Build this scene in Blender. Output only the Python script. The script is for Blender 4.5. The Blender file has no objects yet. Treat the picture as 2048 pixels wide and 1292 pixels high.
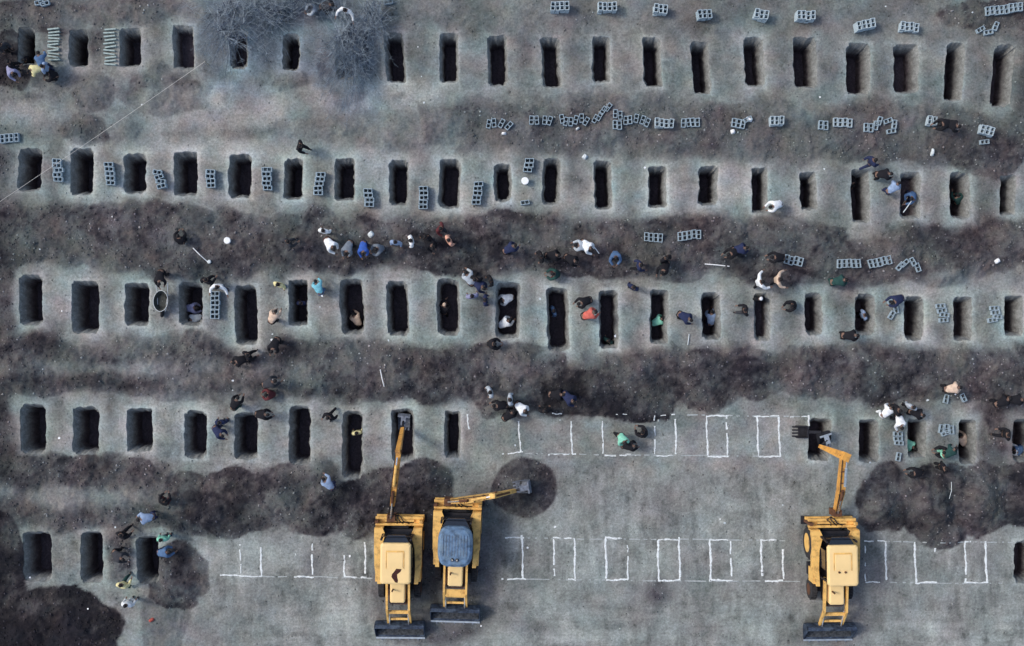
import bpy, math, random
import numpy as np
from mathutils import Vector, Matrix

rnd = random.Random(7)
sc = bpy.context.scene
R = math.radians

# ------------------------------------------------------------------ camera
H = 55.0            # drone height above the ground
PPM = 40.0          # photo pixels per metre on the ground
cam_d = bpy.data.cameras.new('camera')
cam = bpy.data.objects.new('camera', cam_d)
sc.collection.objects.link(cam)
cam.location = (0, 0, H)
cam.rotation_euler = (0, 0, 0)
cam_d.sensor_width = 36.0
cam_d.lens = 36.0 * H / (2048 / PPM)
cam_d.clip_start = 0.5
cam_d.clip_end = 3000
sc.camera = cam

# ------------------------------------------------------------------ world, sun, exposure
SUN_EL, SUN_AZ = R(48), R(285)      # azimuth clockwise from +Y: light from the left, a little from the top
w = bpy.data.worlds.new('World')
sc.world = w
w.use_nodes = True
nt = w.node_tree
sky = nt.nodes.new('ShaderNodeTexSky')
sky.sky_type = 'NISHITA'
sky.sun_disc = False
sky.sun_elevation = SUN_EL
sky.sun_rotation = SUN_AZ
sky.air_density = 1.0
sky.dust_density = 3.0
nt.links.new(sky.outputs[0], nt.nodes['Background'].inputs[0])
nt.nodes['Background'].inputs[1].default_value = 0.132
sd = bpy.data.lights.new('sun', 'SUN')
sd.energy = 1.1
sd.angle = R(11)
sd.color = (1.0, 0.96, 0.89)
so = bpy.data.objects.new('sun', sd)
sc.collection.objects.link(so)
sdir = Vector((math.sin(SUN_AZ) * math.cos(SUN_EL), math.cos(SUN_AZ) * math.cos(SUN_EL), math.sin(SUN_EL)))
so.rotation_euler = sdir.to_track_quat('Z', 'Y').to_euler()
so.location = (0, 0, 80)
sc.view_settings.view_transform = 'Standard'
sc.view_settings.look = 'None'
sc.view_settings.exposure = 0.44
sc.view_settings.gamma = 1.0
sc.view_settings.use_curve_mapping = False

# ------------------------------------------------------------------ helpers
def lin(r, g, b):
    f = lambda c: c / 12.92 if c <= 0.04045 else ((c + 0.055) / 1.055) ** 2.4
    return (f(r / 255), f(g / 255), f(b / 255))

def W(px, py, h=0.0):
    """photo pixel of a point that stands h metres above the ground -> world x, y"""
    k = (H - h) / H / PPM
    return (px - 1024) * k, (646 - py) * k

def mat(name, col, rough=0.8, metal=0.0, var=0.15, scale=6.0, bump=0.0, spec=0.3, rust=None):
    m = bpy.data.materials.new(name)
    m.use_nodes = True
    t = m.node_tree
    b = t.nodes['Principled BSDF']
    b.inputs['Roughness'].default_value = rough
    b.inputs['Metallic'].default_value = metal
    b.inputs['Specular IOR Level'].default_value = spec
    tc = t.nodes.new('ShaderNodeTexCoord')
    n = t.nodes.new('ShaderNodeTexNoise')
    n.inputs['Scale'].default_value = scale
    n.inputs['Detail'].default_value = 5
    t.links.new(tc.outputs['Object'], n.inputs['Vector'])
    mx = t.nodes.new('ShaderNodeMix')
    mx.data_type = 'RGBA'
    mr = t.nodes.new('ShaderNodeMapRange')
    mr.inputs[1].default_value = 0.3
    mr.inputs[2].default_value = 0.7
    t.links.new(n.outputs['Fac'], mr.inputs[0])
    t.links.new(mr.outputs[0], mx.inputs['Factor'])
    mx.inputs['A'].default_value = (*[c * (1 - var) for c in col], 1)
    mx.inputs['B'].default_value = (*[min(1, c * (1 + var)) for c in col], 1)
    out = mx.outputs['Result']
    if rust:
        n2 = t.nodes.new('ShaderNodeTexNoise')
        n2.inputs['Scale'].default_value = 2.3
        n2.inputs['Detail'].default_value = 8
        n2.inputs['Roughness'].default_value = 0.7
        t.links.new(tc.outputs['Object'], n2.inputs['Vector'])
        r2 = t.nodes.new('ShaderNodeMapRange')
        r2.inputs[1].default_value = 0.48
        r2.inputs[2].default_value = 0.64
        r2.inputs[4].default_value = 0.75
        t.links.new(n2.outputs['Fac'], r2.inputs[0])
        m2 = t.nodes.new('ShaderNodeMix')
        m2.data_type = 'RGBA'
        t.links.new(r2.outputs[0], m2.inputs['Factor'])
        t.links.new(out, m2.inputs['A'])
        m2.inputs['B'].default_value = (*rust, 1)
        out = m2.outputs['Result']
    t.links.new(out, b.inputs['Base Color'])
    if bump:
        bp = t.nodes.new('ShaderNodeBump')
        bp.inputs['Strength'].default_value = bump
        bp.inputs['Distance'].default_value = 0.02
        t.links.new(n.outputs['Fac'], bp.inputs['Height'])
        t.links.new(bp.outputs[0], b.inputs['Normal'])
    return m

def link(o, parent=None):
    sc.collection.objects.link(o)
    if parent is not None:
        o.parent = parent
    return o

def tag(o, label=None, cat=None, group=None, kind=None):
    if label: o['label'] = label
    if cat: o['category'] = cat
    if group: o['group'] = group
    if kind: o['kind'] = kind
    return o

def empty(name, loc=(0, 0, 0), rz=0.0):
    o = bpy.data.objects.new(name, None)
    o.empty_display_size = 0.2
    o.location = loc
    o.rotation_euler = (0, 0, rz)
    return link(o)

class MB:
    """collects shapes and links them as one mesh object"""
    def __init__(s):
        s.v, s.f = [], []
    def add(s, vs, fs):
        n = len(s.v)
        s.v += [tuple(p) for p in vs]
        s.f += [tuple(i + n for i in f) for f in fs]
        return s
    def box(s, x0, x1, y0, y1, z0, z1, M=None, ch=0.0):
        if ch <= 0:
            vs = [(x, y, z) for z in (z0, z1) for y in (y0, y1) for x in (x0, x1)]
            fs = [(0, 2, 3, 1), (4, 5, 7, 6), (0, 1, 5, 4), (2, 6, 7, 3), (0, 4, 6, 2), (1, 3, 7, 5)]
        else:       # chamfered top and vertical edges
            c = ch
            def ring(z, e):
                return [(x0 + e + c, y0 + e, z), (x1 - e - c, y0 + e, z), (x1 - e, y0 + e + c, z), (x1 - e, y1 - e - c, z),
                        (x1 - e - c, y1 - e, z), (x0 + e + c, y1 - e, z), (x0 + e, y1 - e - c, z), (x0 + e, y0 + e + c, z)]
            vs = ring(z0, 0) + ring(z1 - c, 0) + ring(z1 - c * 0.3, c * 0.35) + ring(z1, c)
            fs = [tuple(range(7, -1, -1)), tuple(range(24, 32))]
            for k in range(3):
                for i in range(8):
                    j = (i + 1) % 8
                    fs.append((k * 8 + i, k * 8 + j, k * 8 + 8 + j, k * 8 + 8 + i))
        if M is not None:
            vs = [M @ Vector(p) for p in vs]
        return s.add(vs, fs)
    def prism(s, poly, z0, z1, M=None):
        """poly: xy points, counter-clockwise, extruded along z"""
        n = len(poly)
        vs = [(x, y, z0) for x, y in poly] + [(x, y, z1) for x, y in poly]
        fs = [tuple(range(n - 1, -1, -1)), tuple(range(n, 2 * n))]
        fs += [(i, (i + 1) % n, n + (i + 1) % n, n + i) for i in range(n)]
        if M is not None:
            vs = [M @ Vector(p) for p in vs]
        return s.add(vs, fs)
    def tube(s, pts, rad, n=8, caps=True):
        pts = [Vector(p) for p in pts]
        if not isinstance(rad, (list, tuple)): rad = [rad] * len(pts)
        vs, fs = [], []
        for k, p in enumerate(pts):
            d = (pts[min(k + 1, len(pts) - 1)] - pts[max(k - 1, 0)]).normalized()
            a = d.orthogonal().normalized() if k == 0 else (pa - d * pa.dot(d)).normalized()
            pa = a
            b = d.cross(a)
            for i in range(n):
                t = 2 * math.pi * i / n
                vs.append(p + (a * math.cos(t) + b * math.sin(t)) * rad[k])
        for k in range(len(pts) - 1):
            for i in range(n):
                j = (i + 1) % n
                fs.append((k * n + i, k * n + j, (k + 1) * n + j, (k + 1) * n + i))
        if caps:
            fs.append(tuple(range(n - 1, -1, -1)))
            m = (len(pts) - 1) * n
            fs.append(tuple(range(m, m + n)))
        return s.add(vs, fs)
    def beam(s, p, q, wd, ht, wd2=None, ht2=None):
        """box beam from p to q, width across the horizontal, height in the vertical plane"""
        p, q = Vector(p), Vector(q)
        d = (q - p).normalized()
        side = d.cross(Vector((0, 0, 1)))
        side = side.normalized() if side.length > 1e-4 else Vector((1, 0, 0))
        up = side.cross(d)
        wd2 = wd if wd2 is None else wd2
        ht2 = ht if ht2 is None else ht2
        vs = []
        for c, a, b in ((p, wd, ht), (q, wd2, ht2)):
            for i, j in ((-1, -1), (1, -1), (1, 1), (-1, 1)):
                vs.append(c + side * (i * a / 2) + up * (j * b / 2))
        fs = [(3, 2, 1, 0), (4, 5, 6, 7)] + [(i, (i + 1) % 4, 4 + (i + 1) % 4, 4 + i) for i in range(4)]
        return s.add(vs, fs)
    def lathe(s, prof, n=20, M=None):
        vs, fs = [], []
        for r_, z in prof:
            for i in range(n):
                t = 2 * math.pi * i / n
                vs.append((r_ * math.cos(t), r_ * math.sin(t), z))
        for k in range(len(prof) - 1):
            for i in range(n):
                j = (i + 1) % n
                fs.append((k * n + i, k * n + j, (k + 1) * n + j, (k + 1) * n + i))
        fs.append(tuple(range(n - 1, -1, -1)))
        fs.append(tuple(range((len(prof) - 1) * n, len(prof) * n)))
        if M is not None:
            vs = [M @ Vector(p) for p in vs]
        return s.add(vs, fs)
    def mesh(s, name):
        me = bpy.data.meshes.new(name)
        me.from_pydata(s.v, [], s.f)
        me.update()
        return me
    def build(s, name, m, parent=None, smooth=False):
        me = s.mesh(name)
        me.materials.append(m)
        if smooth:
            me.polygons.foreach_set('use_smooth', [True] * len(me.polygons))
        return link(bpy.data.objects.new(name, me), parent)

ORD = ['zeroth', 'first', 'second', 'third', 'fourth', 'fifth', 'sixth', 'seventh', 'eighth', 'ninth', 'tenth',
       'eleventh', 'twelfth', 'thirteenth', 'fourteenth', 'fifteenth', 'sixteenth', 'seventeenth', 'eighteenth',
       'nineteenth', 'twentieth']
ROWN = ['top', 'second', 'third', 'fourth', 'bottom']

# ------------------------------------------------------------------ noise in numpy
def vnoise(x, y, seed):
    rs = np.random.RandomState(seed)
    T = rs.rand(256, 256)
    xi = np.floor(x).astype(int); yi = np.floor(y).astype(int)
    fx = x - xi; fy = y - yi
    fx = fx * fx * (3 - 2 * fx); fy = fy * fy * (3 - 2 * fy)
    a = T[xi & 255, yi & 255]; b = T[(xi + 1) & 255, yi & 255]
    c = T[xi & 255, (yi + 1) & 255]; d = T[(xi + 1) & 255, (yi + 1) & 255]
    return (a * (1 - fx) + b * fx) * (1 - fy) + (c * (1 - fx) + d * fx) * fy

def fbm(x, y, seed, octv=4, gain=0.55):
    s = 0; a = 1; t = 0
    for o in range(octv):
        c, sn = math.cos(0.6 * o + 0.3), math.sin(0.6 * o + 0.3)
        s = s + a * vnoise((x * c - y * sn) * 2 ** o + 31.7 * o, (x * sn + y * c) * 2 ** o + 17.3 * o, seed + o)
        t += a; a *= gain
    return s / t - 0.5          # about -0.35 .. 0.35

def sst(a, b, x):
    t = np.clip((x - a) / (b - a), 0, 1)
    return t * t * (3 - 2 * t)

# ------------------------------------------------------------------ graves: x0, x1, y0, y1 in photo pixels, slant in px
G = [
 [(35,70,54,130,0),(138,176,58,134,0),(238,282,56,134,0),(346,389,50,140,0),(460,495,56,138,0),(565,600,66,142,-3),
  (671,712,66,160,0),(770,810,64,166,4),(879,917,65,166,0),(975,1016,70,173,4),(1083,1122,74,176,4),(1184,1221,72,165,0),
  (1286,1323,74,174,4),(1384,1420,83,188,8),(1488,1528,74,174,6),(1587,1634,74,176,0),(1692,1742,86,189,0),
  (1787,1838,88,187,0),(1890,1928,86,202,-8),(1984,2026,90,214,-12)],
 [(36,83,296,383,0),(140,187,296,390,-3),(247,292,307,388,0),(347,395,303,392,0),(457,503,307,397,0),(568,606,316,400,0),
  (669,710,316,402,0),(778,817,319,412,0),(878,921,318,418,-2),(988,1023,327,404,0),(1084,1121,316,409,0),(1188,1224,320,420,3),
  (1296,1334,332,416,2),(1397,1436,331,412,0),(1503,1536,335,427,0),(1600,1634,344,420,4),(1703,1740,338,446,0),
  (1800,1842,344,438,0),(1899,1941,344,438,3),(2000,2032,350,430,0)],
 [(38,85,549,651,3),(143,198,561,668,4),(249,298,565,652,0),(357,405,563,652,0),(469,515,570,690,3),(577,616,559,652,0),
  (680,728,558,668,5),(773,818,562,672,5),(874,920,557,672,3),(991,1040,565,678,0),(1094,1138,574,703,3),(1198,1237,580,698,2),
  (1300,1337,579,688,0),(1403,1442,584,680,2),(1508,1541,586,682,0),(1609,1646,586,670,3),(1710,1750,587,671,0),
  (1808,1848,593,681,0),(1907,1945,593,682,0),(2008,2048,591,672,0)],
 [(40,92,808,909,0),(145,198,812,911,0),(253,305,816,904,0),(368,414,821,918,0),(468,516,825,919,0),(577,622,812,930,0),
  (684,726,822,958,0),(783,829,817,924,0),(888,922,822,916,0),(1617,1662,836,922,-2),(1718,1758,838,926,0),(1815,1853,838,916,0),
  (1918,1953,838,930,0),(2025,2070,838,926,0)],
 [(46,103,1063,1164,2),(160,206,1063,1166,0),(273,318,1072,1168,2),(2028,2072,1082,1168,0)],
]
graves = []
for ri, row in enumerate(G):
    for gi, (x0, x1, y0, y1, sl) in enumerate(row):
        cx, cy = W((x0 + x1) / 2, (y0 + y1) / 2)
        graves.append(dict(row=ri, i=gi, cx=cx, cy=cy, a=(x1 - x0) / 2 / PPM, b=(y1 - y0) / 2 / PPM, sl=sl / PPM,
                           px=(x0 + x1) / 2, py=(y0 + y1) / 2, n=len(row)))

def grave_name(g):
    if g['i'] == g['n'] - 1: return 'rightmost grave, %s row' % ROWN[g['row']]
    return '%s grave, %s row' % (ORD[g['i'] + 1], ROWN[g['row']])

def where(px, py):
    """words for where a photo position lies with respect to the nearest grave"""
    x, y = W(px, py)
    best = min(graves, key=lambda g: max(abs(x - g['cx']) - g['a'], 0) ** 2 + max(abs(y - g['cy']) - g['b'], 0) ** 2)
    dx, dy = x - best['cx'], y - best['cy']
    if abs(dx) < best['a'] and abs(dy) < best['b']: rel = 'inside'
    elif abs(dx) - best['a'] > abs(dy) - best['b']: rel = 'right of' if dx > 0 else 'left of'
    else: rel = 'above' if dy > 0 else 'below'
    far = max(abs(dx) - best['a'], abs(dy) - best['b'])
    return '%s %s' % (rel, grave_name(best)), rel == 'inside', best

# ------------------------------------------------------------------ soil and painted shade masks (photo pixel space)
def band(px, py, top, bot, wob):
    t = np.interp(px, [p[0] for p in top], [p[1] for p in top])
    b = np.interp(px, [p[0] for p in bot], [p[1] for p in bot])
    return np.minimum(py - t, b - py) + wob

def ell(px, py, cx, cy, rx, ry, wob):
    r_ = np.sqrt(((px - cx) / rx) ** 2 + ((py - cy) / ry) ** 2)
    return (1 - r_) * min(rx, ry) + wob

BANDS = [   # top edge, bottom edge, darkness, mound height
 ([(-200,196),(830,196),(840,205),(900,195),(1000,190),(1100,190),(1200,178),(1280,180),(1330,196),(1460,200),(1560,190),(1650,200),(1780,200),(1830,186),(1900,205),(1960,222),(2048,228),(2300,228)],
  [(-200,190),(830,190),(850,290),(960,300),(1040,315),(1130,312),(1200,322),(1290,315),(1340,325),(1500,325),(1600,322),(1760,330),(1840,322),(1900,330),(1960,322),(2048,335),(2300,335)], 0.72, 0.22),
 ([(-200,400),(0,402),(60,410),(130,385),(170,398),(240,408),(320,400),(380,402),(440,420),(520,425),(600,418),(640,412),(700,425),(740,428),(780,426),(860,432),(960,415),(1040,414),(1120,430),(1180,438),(1300,425),(1450,424),(1520,440),(1600,428),(1640,440),(1700,466),(1760,462),(1800,450),(1850,432),(1900,446),(1960,440),(2048,425),(2300,425)],
  [(-200,540),(0,542),(80,528),(160,535),(230,545),(300,562),(430,562),(500,552),(620,548),(740,545),(860,552),(940,566),(1000,556),(1060,548),(1180,548),(1240,562),(1320,566),(1400,540),(1470,548),(1500,585),(1600,572),(1680,572),(1800,562),(1870,578),(1930,570),(1990,550),(2048,545),(2300,545)], 0.88, 0.32),
 ([(-200,660),(0,665),(110,655),(150,685),(200,692),(250,668),(330,668),(400,668),(450,692),(540,700),(560,672),(640,668),(730,682),(800,684),(900,682),(960,690),(1060,690),(1090,716),(1150,716),(1220,704),(1300,696),(1400,694),(1470,684),(1560,700),(1640,682),(1730,685),(1800,690),(1900,692),(2048,684),(2300,684)],
  [(-200,790),(0,796),(120,800),(200,796),(280,792),(400,806),(520,800),(640,812),(720,808),(800,812),(900,818),(950,798),(1000,782),(1060,812),(1110,830),(1180,836),(1260,826),(1340,822),(1420,812),(1480,796),(1560,792),(1640,806),(1720,818),(1800,812),(1900,812),(2048,812),(2300,812)], 0.92, 0.34),
 ([(-200,905),(0,906),(100,918),(200,912),(245,904),(300,928),(330,925),(360,948),(420,952),(470,932),(530,930),(580,936),(640,898),(680,930),(700,966),(735,962),(770,934),(835,926),(836,1400),(2300,1400)],
  [(-200,1052),(0,1055),(200,1058),(330,1062),(400,1078),(460,1078),(500,1060),(560,1045),(590,1052),(650,1076),(700,1066),(740,1072),(830,1075),(836,1000),(2300,1000)], 0.94, 0.30),
]
ELLS = [    # cx, cy, rx, ry, darkness, height; those round the diggers include painted shade
 (170,256,52,33,0.78,0.25),(256,262,26,22,0.5,0.1),(330,184,92,50,0.74,0.25),(300,140,34,26,0.6,0.12),(185,180,42,52,0.72,0.18),(185,95,20,60,0.9,0.05),
 (585,166,32,18,0.7,0.12),(640,256,110,26,0.45,0.12),(800,270,90,34,0.45,0.12),(0,360,38,40,0.55,0.1),
 (1772,1000,66,64,1.0,0.5),(1862,1012,64,80,1.05,0.6),(1962,1000,66,76,1.0,0.55),(2052,990,60,68,1.0,0.5),(1818,990,60,52,0.98,0.4),(1912,985,40,56,1.08,0.3),(2008,980,40,52,1.05,0.3),(1890,1060,46,30,1.0,0.3),(470,1004,88,74,1.0,0.45),(372,990,60,50,0.92,0.35),(575,985,60,60,0.95,0.4),(640,1012,52,64,1.0,0.45),(705,1016,50,58,1.02,0.4),(60,965,70,50,0.9,0.35),(165,960,60,52,0.95,0.4),(262,965,60,54,0.92,0.35),(1285,770,66,60,1.02,0.45),(1400,760,66,62,0.92,0.4),(1178,780,50,52,1.05,0.4),(1510,745,60,54,0.85,0.35),(1660,752,66,56,0.86,0.35),(1790,750,70,58,0.84,0.35),(1930,752,66,54,0.9,0.35),(850,748,70,62,0.95,0.4),(965,745,46,60,1.0,0.4),(700,752,60,52,0.85,0.3),(560,745,60,50,0.85,0.3),(1340,480,80,50,0.9,0.35),(1480,490,70,48,0.85,0.3),(1640,505,80,55,0.88,0.35),(1800,510,80,50,0.85,0.3),(760,485,80,52,0.92,0.35),(620,480,60,50,0.9,0.3),(1080,480,70,46,0.88,0.3),(848,972,64,60,1.05,0.55),(1048,974,66,60,0.92,0.35),(770,990,70,60,0.95,0.2),(990,1000,60,60,0.55,0.05),(870,1060,30,90,0.85,0.02),(870,1170,130,130,0.72,0.0),(860,1130,40,120,0.85,0.0),(965,1140,40,110,0.6,0.0),(935,1010,90,60,0.42,0.0),  # last ones, round the two left diggers: churned soil and painted machine shade
 (1700,1170,80,120,0.5,0.0),(1312,990,8,18,0.55,0.0),(1336,996,6,12,0.45,0.0),(1100,960,36,34,0.45,0.0),(1492,998,18,10,0.5,0.0),(1180,1000,20,60,0.3,0.0),(540,1210,10,60,0.3,0.0),(1060,1250,60,26,0.35,0.0),(1400,1255,80,20,0.3,0.0),(1760,1235,70,20,0.3,0.0),(1655,1265,70,40,0.55,0.0),(1850,880,230,75,0.42,0.0),(2010,850,70,110,0.85,0.05),  # first one is shade of the right digger painted into the ground colour
 (100,1262,150,88,1.2,0.25),(-10,1200,66,210,1.2,0.15),(60,1290,180,110,1.15,0.1),(-20,950,60,160,0.95,0.05),(-20,560,50,300,0.8,0.0),(10,1270,60,60,1.3,0.1),(348,1150,66,70,0.95,0.3),(330,1240,50,80,0.55,0.1),(240,1110,34,60,0.8,0.05),(385,1170,30,30,0.8,0.12),
 (1040,800,80,36,0.9,0.2),(1135,792,70,44,1.15,0.35),(1255,790,120,50,1.05,0.35),(1060,745,90,60,0.9,0.2),
 (905,500,140,50,1.0,0.2),(1200,520,160,36,0.98,0.15),(1000,462,110,44,0.9,0.2),(1550,470,100,40,0.9,0.1),(1360,535,70,25,0.8,0.1),
 (60,30,150,40,0.85,0.1),(230,20,140,36,0.75,0.1),(20,115,60,60,1.1,0.1),(520,30,170,60,0.62,0.05),(440,110,60,60,0.5,0.0),(690,130,52,90,0.8,0.1),(905,30,60,24,0.5,0.05),(1060,30,60,30,0.4,0.05),
 (1990,30,120,32,0.8,0.2),(1960,150,120,60,0.35,0.0),(2030,150,40,110,0.75,0.05),(1640,130,30,60,0.3,0),(1760,290,120,40,0.75,0.1),(1980,300,90,50,0.85,0.1),
 (1130,370,22,50,0.55,0.0),(2035,400,24,90,0.7,0.0),(1870,380,30,50,0.35,0.0),(1960,400,30,60,0.55,0),(970,620,26,50,0.6,0.0),(930,840,16,60,0.3,0),(5,870,36,120,0.9,0.0),(10,620,36,100,0.8,0.0),(1560,640,30,50,0.35,0),(1400,650,30,50,0.4,0),
 (620,1120,24,34,0.55,0.0),(1240,1020,26,80,0.18,0.0),(1320,1180,34,30,0.7,0.0),(1275,1180,30,20,0.4,0.0),(1590,1120,30,130,0.35,0.0),(610,1190,26,90,0.22,0.0),
]
PALE = [(1482,1012,26,12,0.9),(1860,1255,44,18,1.0),(1120,1272,70,10,0.6),(1445,1042,12,8,0.9),(1290,1050,60,30,0.4),(700,1240,16,40,0.6),(20,980,30,20,0.9),(160,990,150,22,0.8),    # thin pale, dry, trampled streaks: cx, cy, rx, ry, amount
 (240,736,190,14,0.8),(130,990,160,26,0.5),(480,985,0.1,0.1,0.0),(60,230,130,24,0.5),(430,215,190,50,0.7),(760,190,160,30,0.7),(1000,300,40,10,0.2),
 (740,350,70,60,0.5),(1480,380,70,60,0.6),(1300,400,180,36,0.4),(1420,600,70,60,0.4),(1950,570,120,26,0.6),(120,600,30,60,0.5),(330,840,110,50,0.35),(460,300,210,26,0.6),
 (1860,1245,60,24,0.5),(470,1110,90,50,0.4),(660,1250,26,50,0.6),(1590,880,120,60,0.25),(1080,590,14,70,0.4),(840,640,22,60,0.4),(1580,400,60,50,0.5)]

def heaps(x, y, cell=2.1, shade=False):
    """rounded tips of earth where single bucket loads fell, 0..1"""
    T = np.random.RandomState(77).rand(256, 256, 3)
    out = np.zeros_like(x); sh = np.zeros_like(x); ws = np.zeros_like(x)
    ux, uy = x / cell, y / (cell * 0.8)
    xi = np.floor(ux).astype(int); yi = np.floor(uy).astype(int)
    for a in (-1, 0, 1):
        for b in (-1, 0, 1):
            t = T[(xi + a) & 255, (yi + b) & 255]
            d = np.sqrt((ux - (xi + a + t[:, 0])) ** 2 + (uy - (yi + b + t[:, 1])) ** 2) / (0.65 + 0.45 * t[:, 2])
            v = np.clip(1 - d, 0, 1) * (0.6 + 0.4 * t[:, 2])
            sh = sh + (t[:, 0] * 7 % 1 - 0.5) * v ** 1.5 * 2; ws = ws + v ** 1.5
            out = np.maximum(out, v)
    return (out, sh / (ws + 0.05)) if shade else out

def soil(x, y):
    """returns height, rgb albedo of the earth with painted digger shade at world points"""
    px = x * PPM + 1024; py = 646 - y * PPM
    wob = fbm(x * 0.8, y * 0.8, 11, 6, 0.50) * 46 + 16 * (heaps(x, y, 1.7) - 0.40) + fbm(x * 5, y * 5, 19, 3, 0.6) * 7
    m = fbm(x * 0.35, y * 0.5, 3, 4) * 0.5 + 0.16 + 0.5 * np.clip(fbm(x * 0.9 + 7, y * 0.9, 13, 5, 0.65), 0, 1) * sst(960, 860, py)
    up_f = sst(900, 780, py)
    hm = np.zeros_like(x)
    m = m + up_f * (0.10 + 0.9 * np.clip(fbm(x * 0.55 + 40, y * 0.7, 151, 6, 0.68) + 0.02, 0, 1)) + 0.14 * sst(220, 60, py)
    m = np.clip(m, 0.05, 0.72)
    for top, bot, dk, hh in BANDS:
        d = band(px, py, top, bot, wob)
        m = np.maximum(m, dk * (0.58 * sst(-5, 5, d) + 0.42 * sst(-14, 30, d)))
        hm = np.maximum(hm, hh * sst(-2, 44, d))
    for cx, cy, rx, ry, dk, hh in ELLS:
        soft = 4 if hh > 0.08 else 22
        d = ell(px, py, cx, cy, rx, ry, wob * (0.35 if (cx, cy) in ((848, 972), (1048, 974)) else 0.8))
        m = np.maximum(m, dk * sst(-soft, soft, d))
        if hh > 0: hm = np.maximum(hm, hh * sst(-2, min(rx, ry) * 0.8, d))
    pale = np.zeros_like(x)
    for cx, cy, rx, ry, am in PALE:
        pale = np.maximum(pale, am * sst(-10, 16, ell(px, py, cx, cy, rx, ry, wob * 0.7)))
    # compacted pale lips round every grave
    lip = np.zeros_like(x); near = np.zeros_like(x)
    for g in graves:
        s = (np.abs(x - g['cx']) < g['a'] + 1.0) & (np.abs(y - g['cy']) < g['b'] + 1.0)
        if not s.any(): continue
        dx = np.abs(x[s] - g['cx'] - g['sl'] * -(y[s] - g['cy']) / g['b'] * 0.5) - g['a']; dy = np.abs(y[s] - g['cy']) - g['b']
        d = np.sqrt(np.maximum(dx, 0) ** 2 + np.maximum(dy, 0) ** 2)
        ww = wob[s] / 46
        h1 = math.sin(g['px'] * 12.9 + g['py'] * 7.3) * 0.5 + 0.5; h2 = math.sin(g['px'] * 3.1 + g['py'] * 9.7) * 0.5 + 0.5
        lip[s] = np.maximum(lip[s], sst(0.13 + 0.10 * h1, 0.03, d + ww * 0.14) * (0.35 + 0.9 * h2))
        near[s] = np.maximum(near[s], sst(0.45 + 0.35 * h2, 0.05, d + ww * 0.75) * (0.72 + 0.28 * h1))
    flat = near
    big = fbm(x * 0.9, y * 0.9, 21, 5, 0.62)
    fine = fbm(x * 4.3, y * 4.3, 41, 4, 0.7)
    vfine = fbm(x * 10.0, y * 10.0, 61, 2, 0.8)
    # scraped streaks of the digger tracks on the undug plain
    plain = sst(925, 960, py) * sst(380, 460, px) + sst(1045, 1090, py) * 0
    plain = np.clip(plain, 0, 1) * (1 - np.clip(m, 0, 1) * 0.8)
    st = fbm(x * 3.6 + 1.5 * fbm(x, y * 0.5, 83, 2), y * 0.75, 81, 3, 0.7) * plain * (0.35 + 1.8 * np.clip(fbm(x * 0.5, y * 0.4, 85, 2) + 0.15, 0, 1))
    sth = fbm(x * 0.5, y * 5.0, 91, 3, 0.7) * sst(1150, 1230, py) * plain
    for tx, tw in ((640, 9), (652, 4), (735, 12), (700, 6), (1190, 7), (1232, 9), (1392, 6), (1540, 8), (1598, 12), (1625, 6), (1710, 7)):
        wv = 6 * np.sin(py / 70 + tx) + 3 * fbm(x * 3, y * 0.8, int(tx), 2)
        st = st + plain * 0.16 * np.exp(-((px - tx - wv) / tw) ** 2) * np.sign(math.sin(tx)) * (0.4 + 1.6 * np.clip(fbm(x * 2.0, y * 0.7, 171, 3) + 0.2, 0, 1))
    streak = st + sth * 0.5 - 0.28 * plain * np.clip(fbm(x * 3.1, y * 2.3, 181, 4, 0.6) - 0.10, 0, 1) * 2
    m = m * (1 - 0.55 * pale)
    m = np.clip(m * (1 - 0.80 * near * sst(1.1, 0.5, m)) , 0, 1.3)
    lump = fbm(x * 2.2, y * 2.2, 51, 4, 0.65)
    dk = np.clip(m, 0, 1)
    hp, hs = heaps(x, y, 2.1, True)
    z = hm * (0.45 + 1.2 * hp + 0.9 * big) * (1 - 0.85 * flat) + lump * (0.05 + 0.22 * dk * (1 - flat)) * (0.35 + 0.65 * (hm > 0.02)) \
        + fine * (0.03 + 0.06 * dk) * (1 - 0.5 * flat) + streak * 0.05 + big * 0.05
    plainflat = sst(800, 840, py) * sst(920, 960, px) * (1 - sst(0.0, 0.3, hm / 0.3))
    z = z * (1 - 0.55 * plainflat)
    # colour
    A = np.array([0.256, 0.275, 0.260])[None]      # dry trodden earth
    B = np.array([0.072, 0.067, 0.071])[None]      # damp dug earth, also shade painted round the diggers
    C = np.array([0.015, 0.014, 0.018])[None]      # wet spoil
    mid = fbm(x * 1.4 + 3, y * 2.0, 141, 5, 0.62)
    mm = np.clip(m + 0.40 * fine * (0.4 + dk) + 0.34 * lump * (0.4 + dk) + 0.50 * mid * (0.6 + 0.5 * dk) - 0.14 * (hp - 0.45) * dk + 0.20 * vfine * (0.5 + dk) + 0.20 * hs * dk + 0.42 * fbm(x * 0.42 + 3, y * 0.6, 191, 3) * dk, 0, 1.25)[:, None]
    col = A * (1 - np.clip(mm, 0, 1)) + B * np.clip(mm, 0, 1)
    k = np.clip((mm - 0.9) / 0.35, 0, 1)
    col = col * (1 - k) + C * k
    br = 1 + 0.46 * lump + 0.62 * fine + 0.55 * vfine + 1.0 * streak + 0.9 * big + 0.45 * mid + 0.25 * hs * dk + 0.60 * pale * (1 - dk) + 0.38 * lip * (1 - 0.4 * dk) + 0.22 * near * sst(900, 840, py) * sst(180, 300, py)
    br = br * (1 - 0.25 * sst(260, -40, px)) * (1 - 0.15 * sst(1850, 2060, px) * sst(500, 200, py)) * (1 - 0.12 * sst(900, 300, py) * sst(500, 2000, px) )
    col = col * np.clip(br, 0.35, 2)[:, None]
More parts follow.
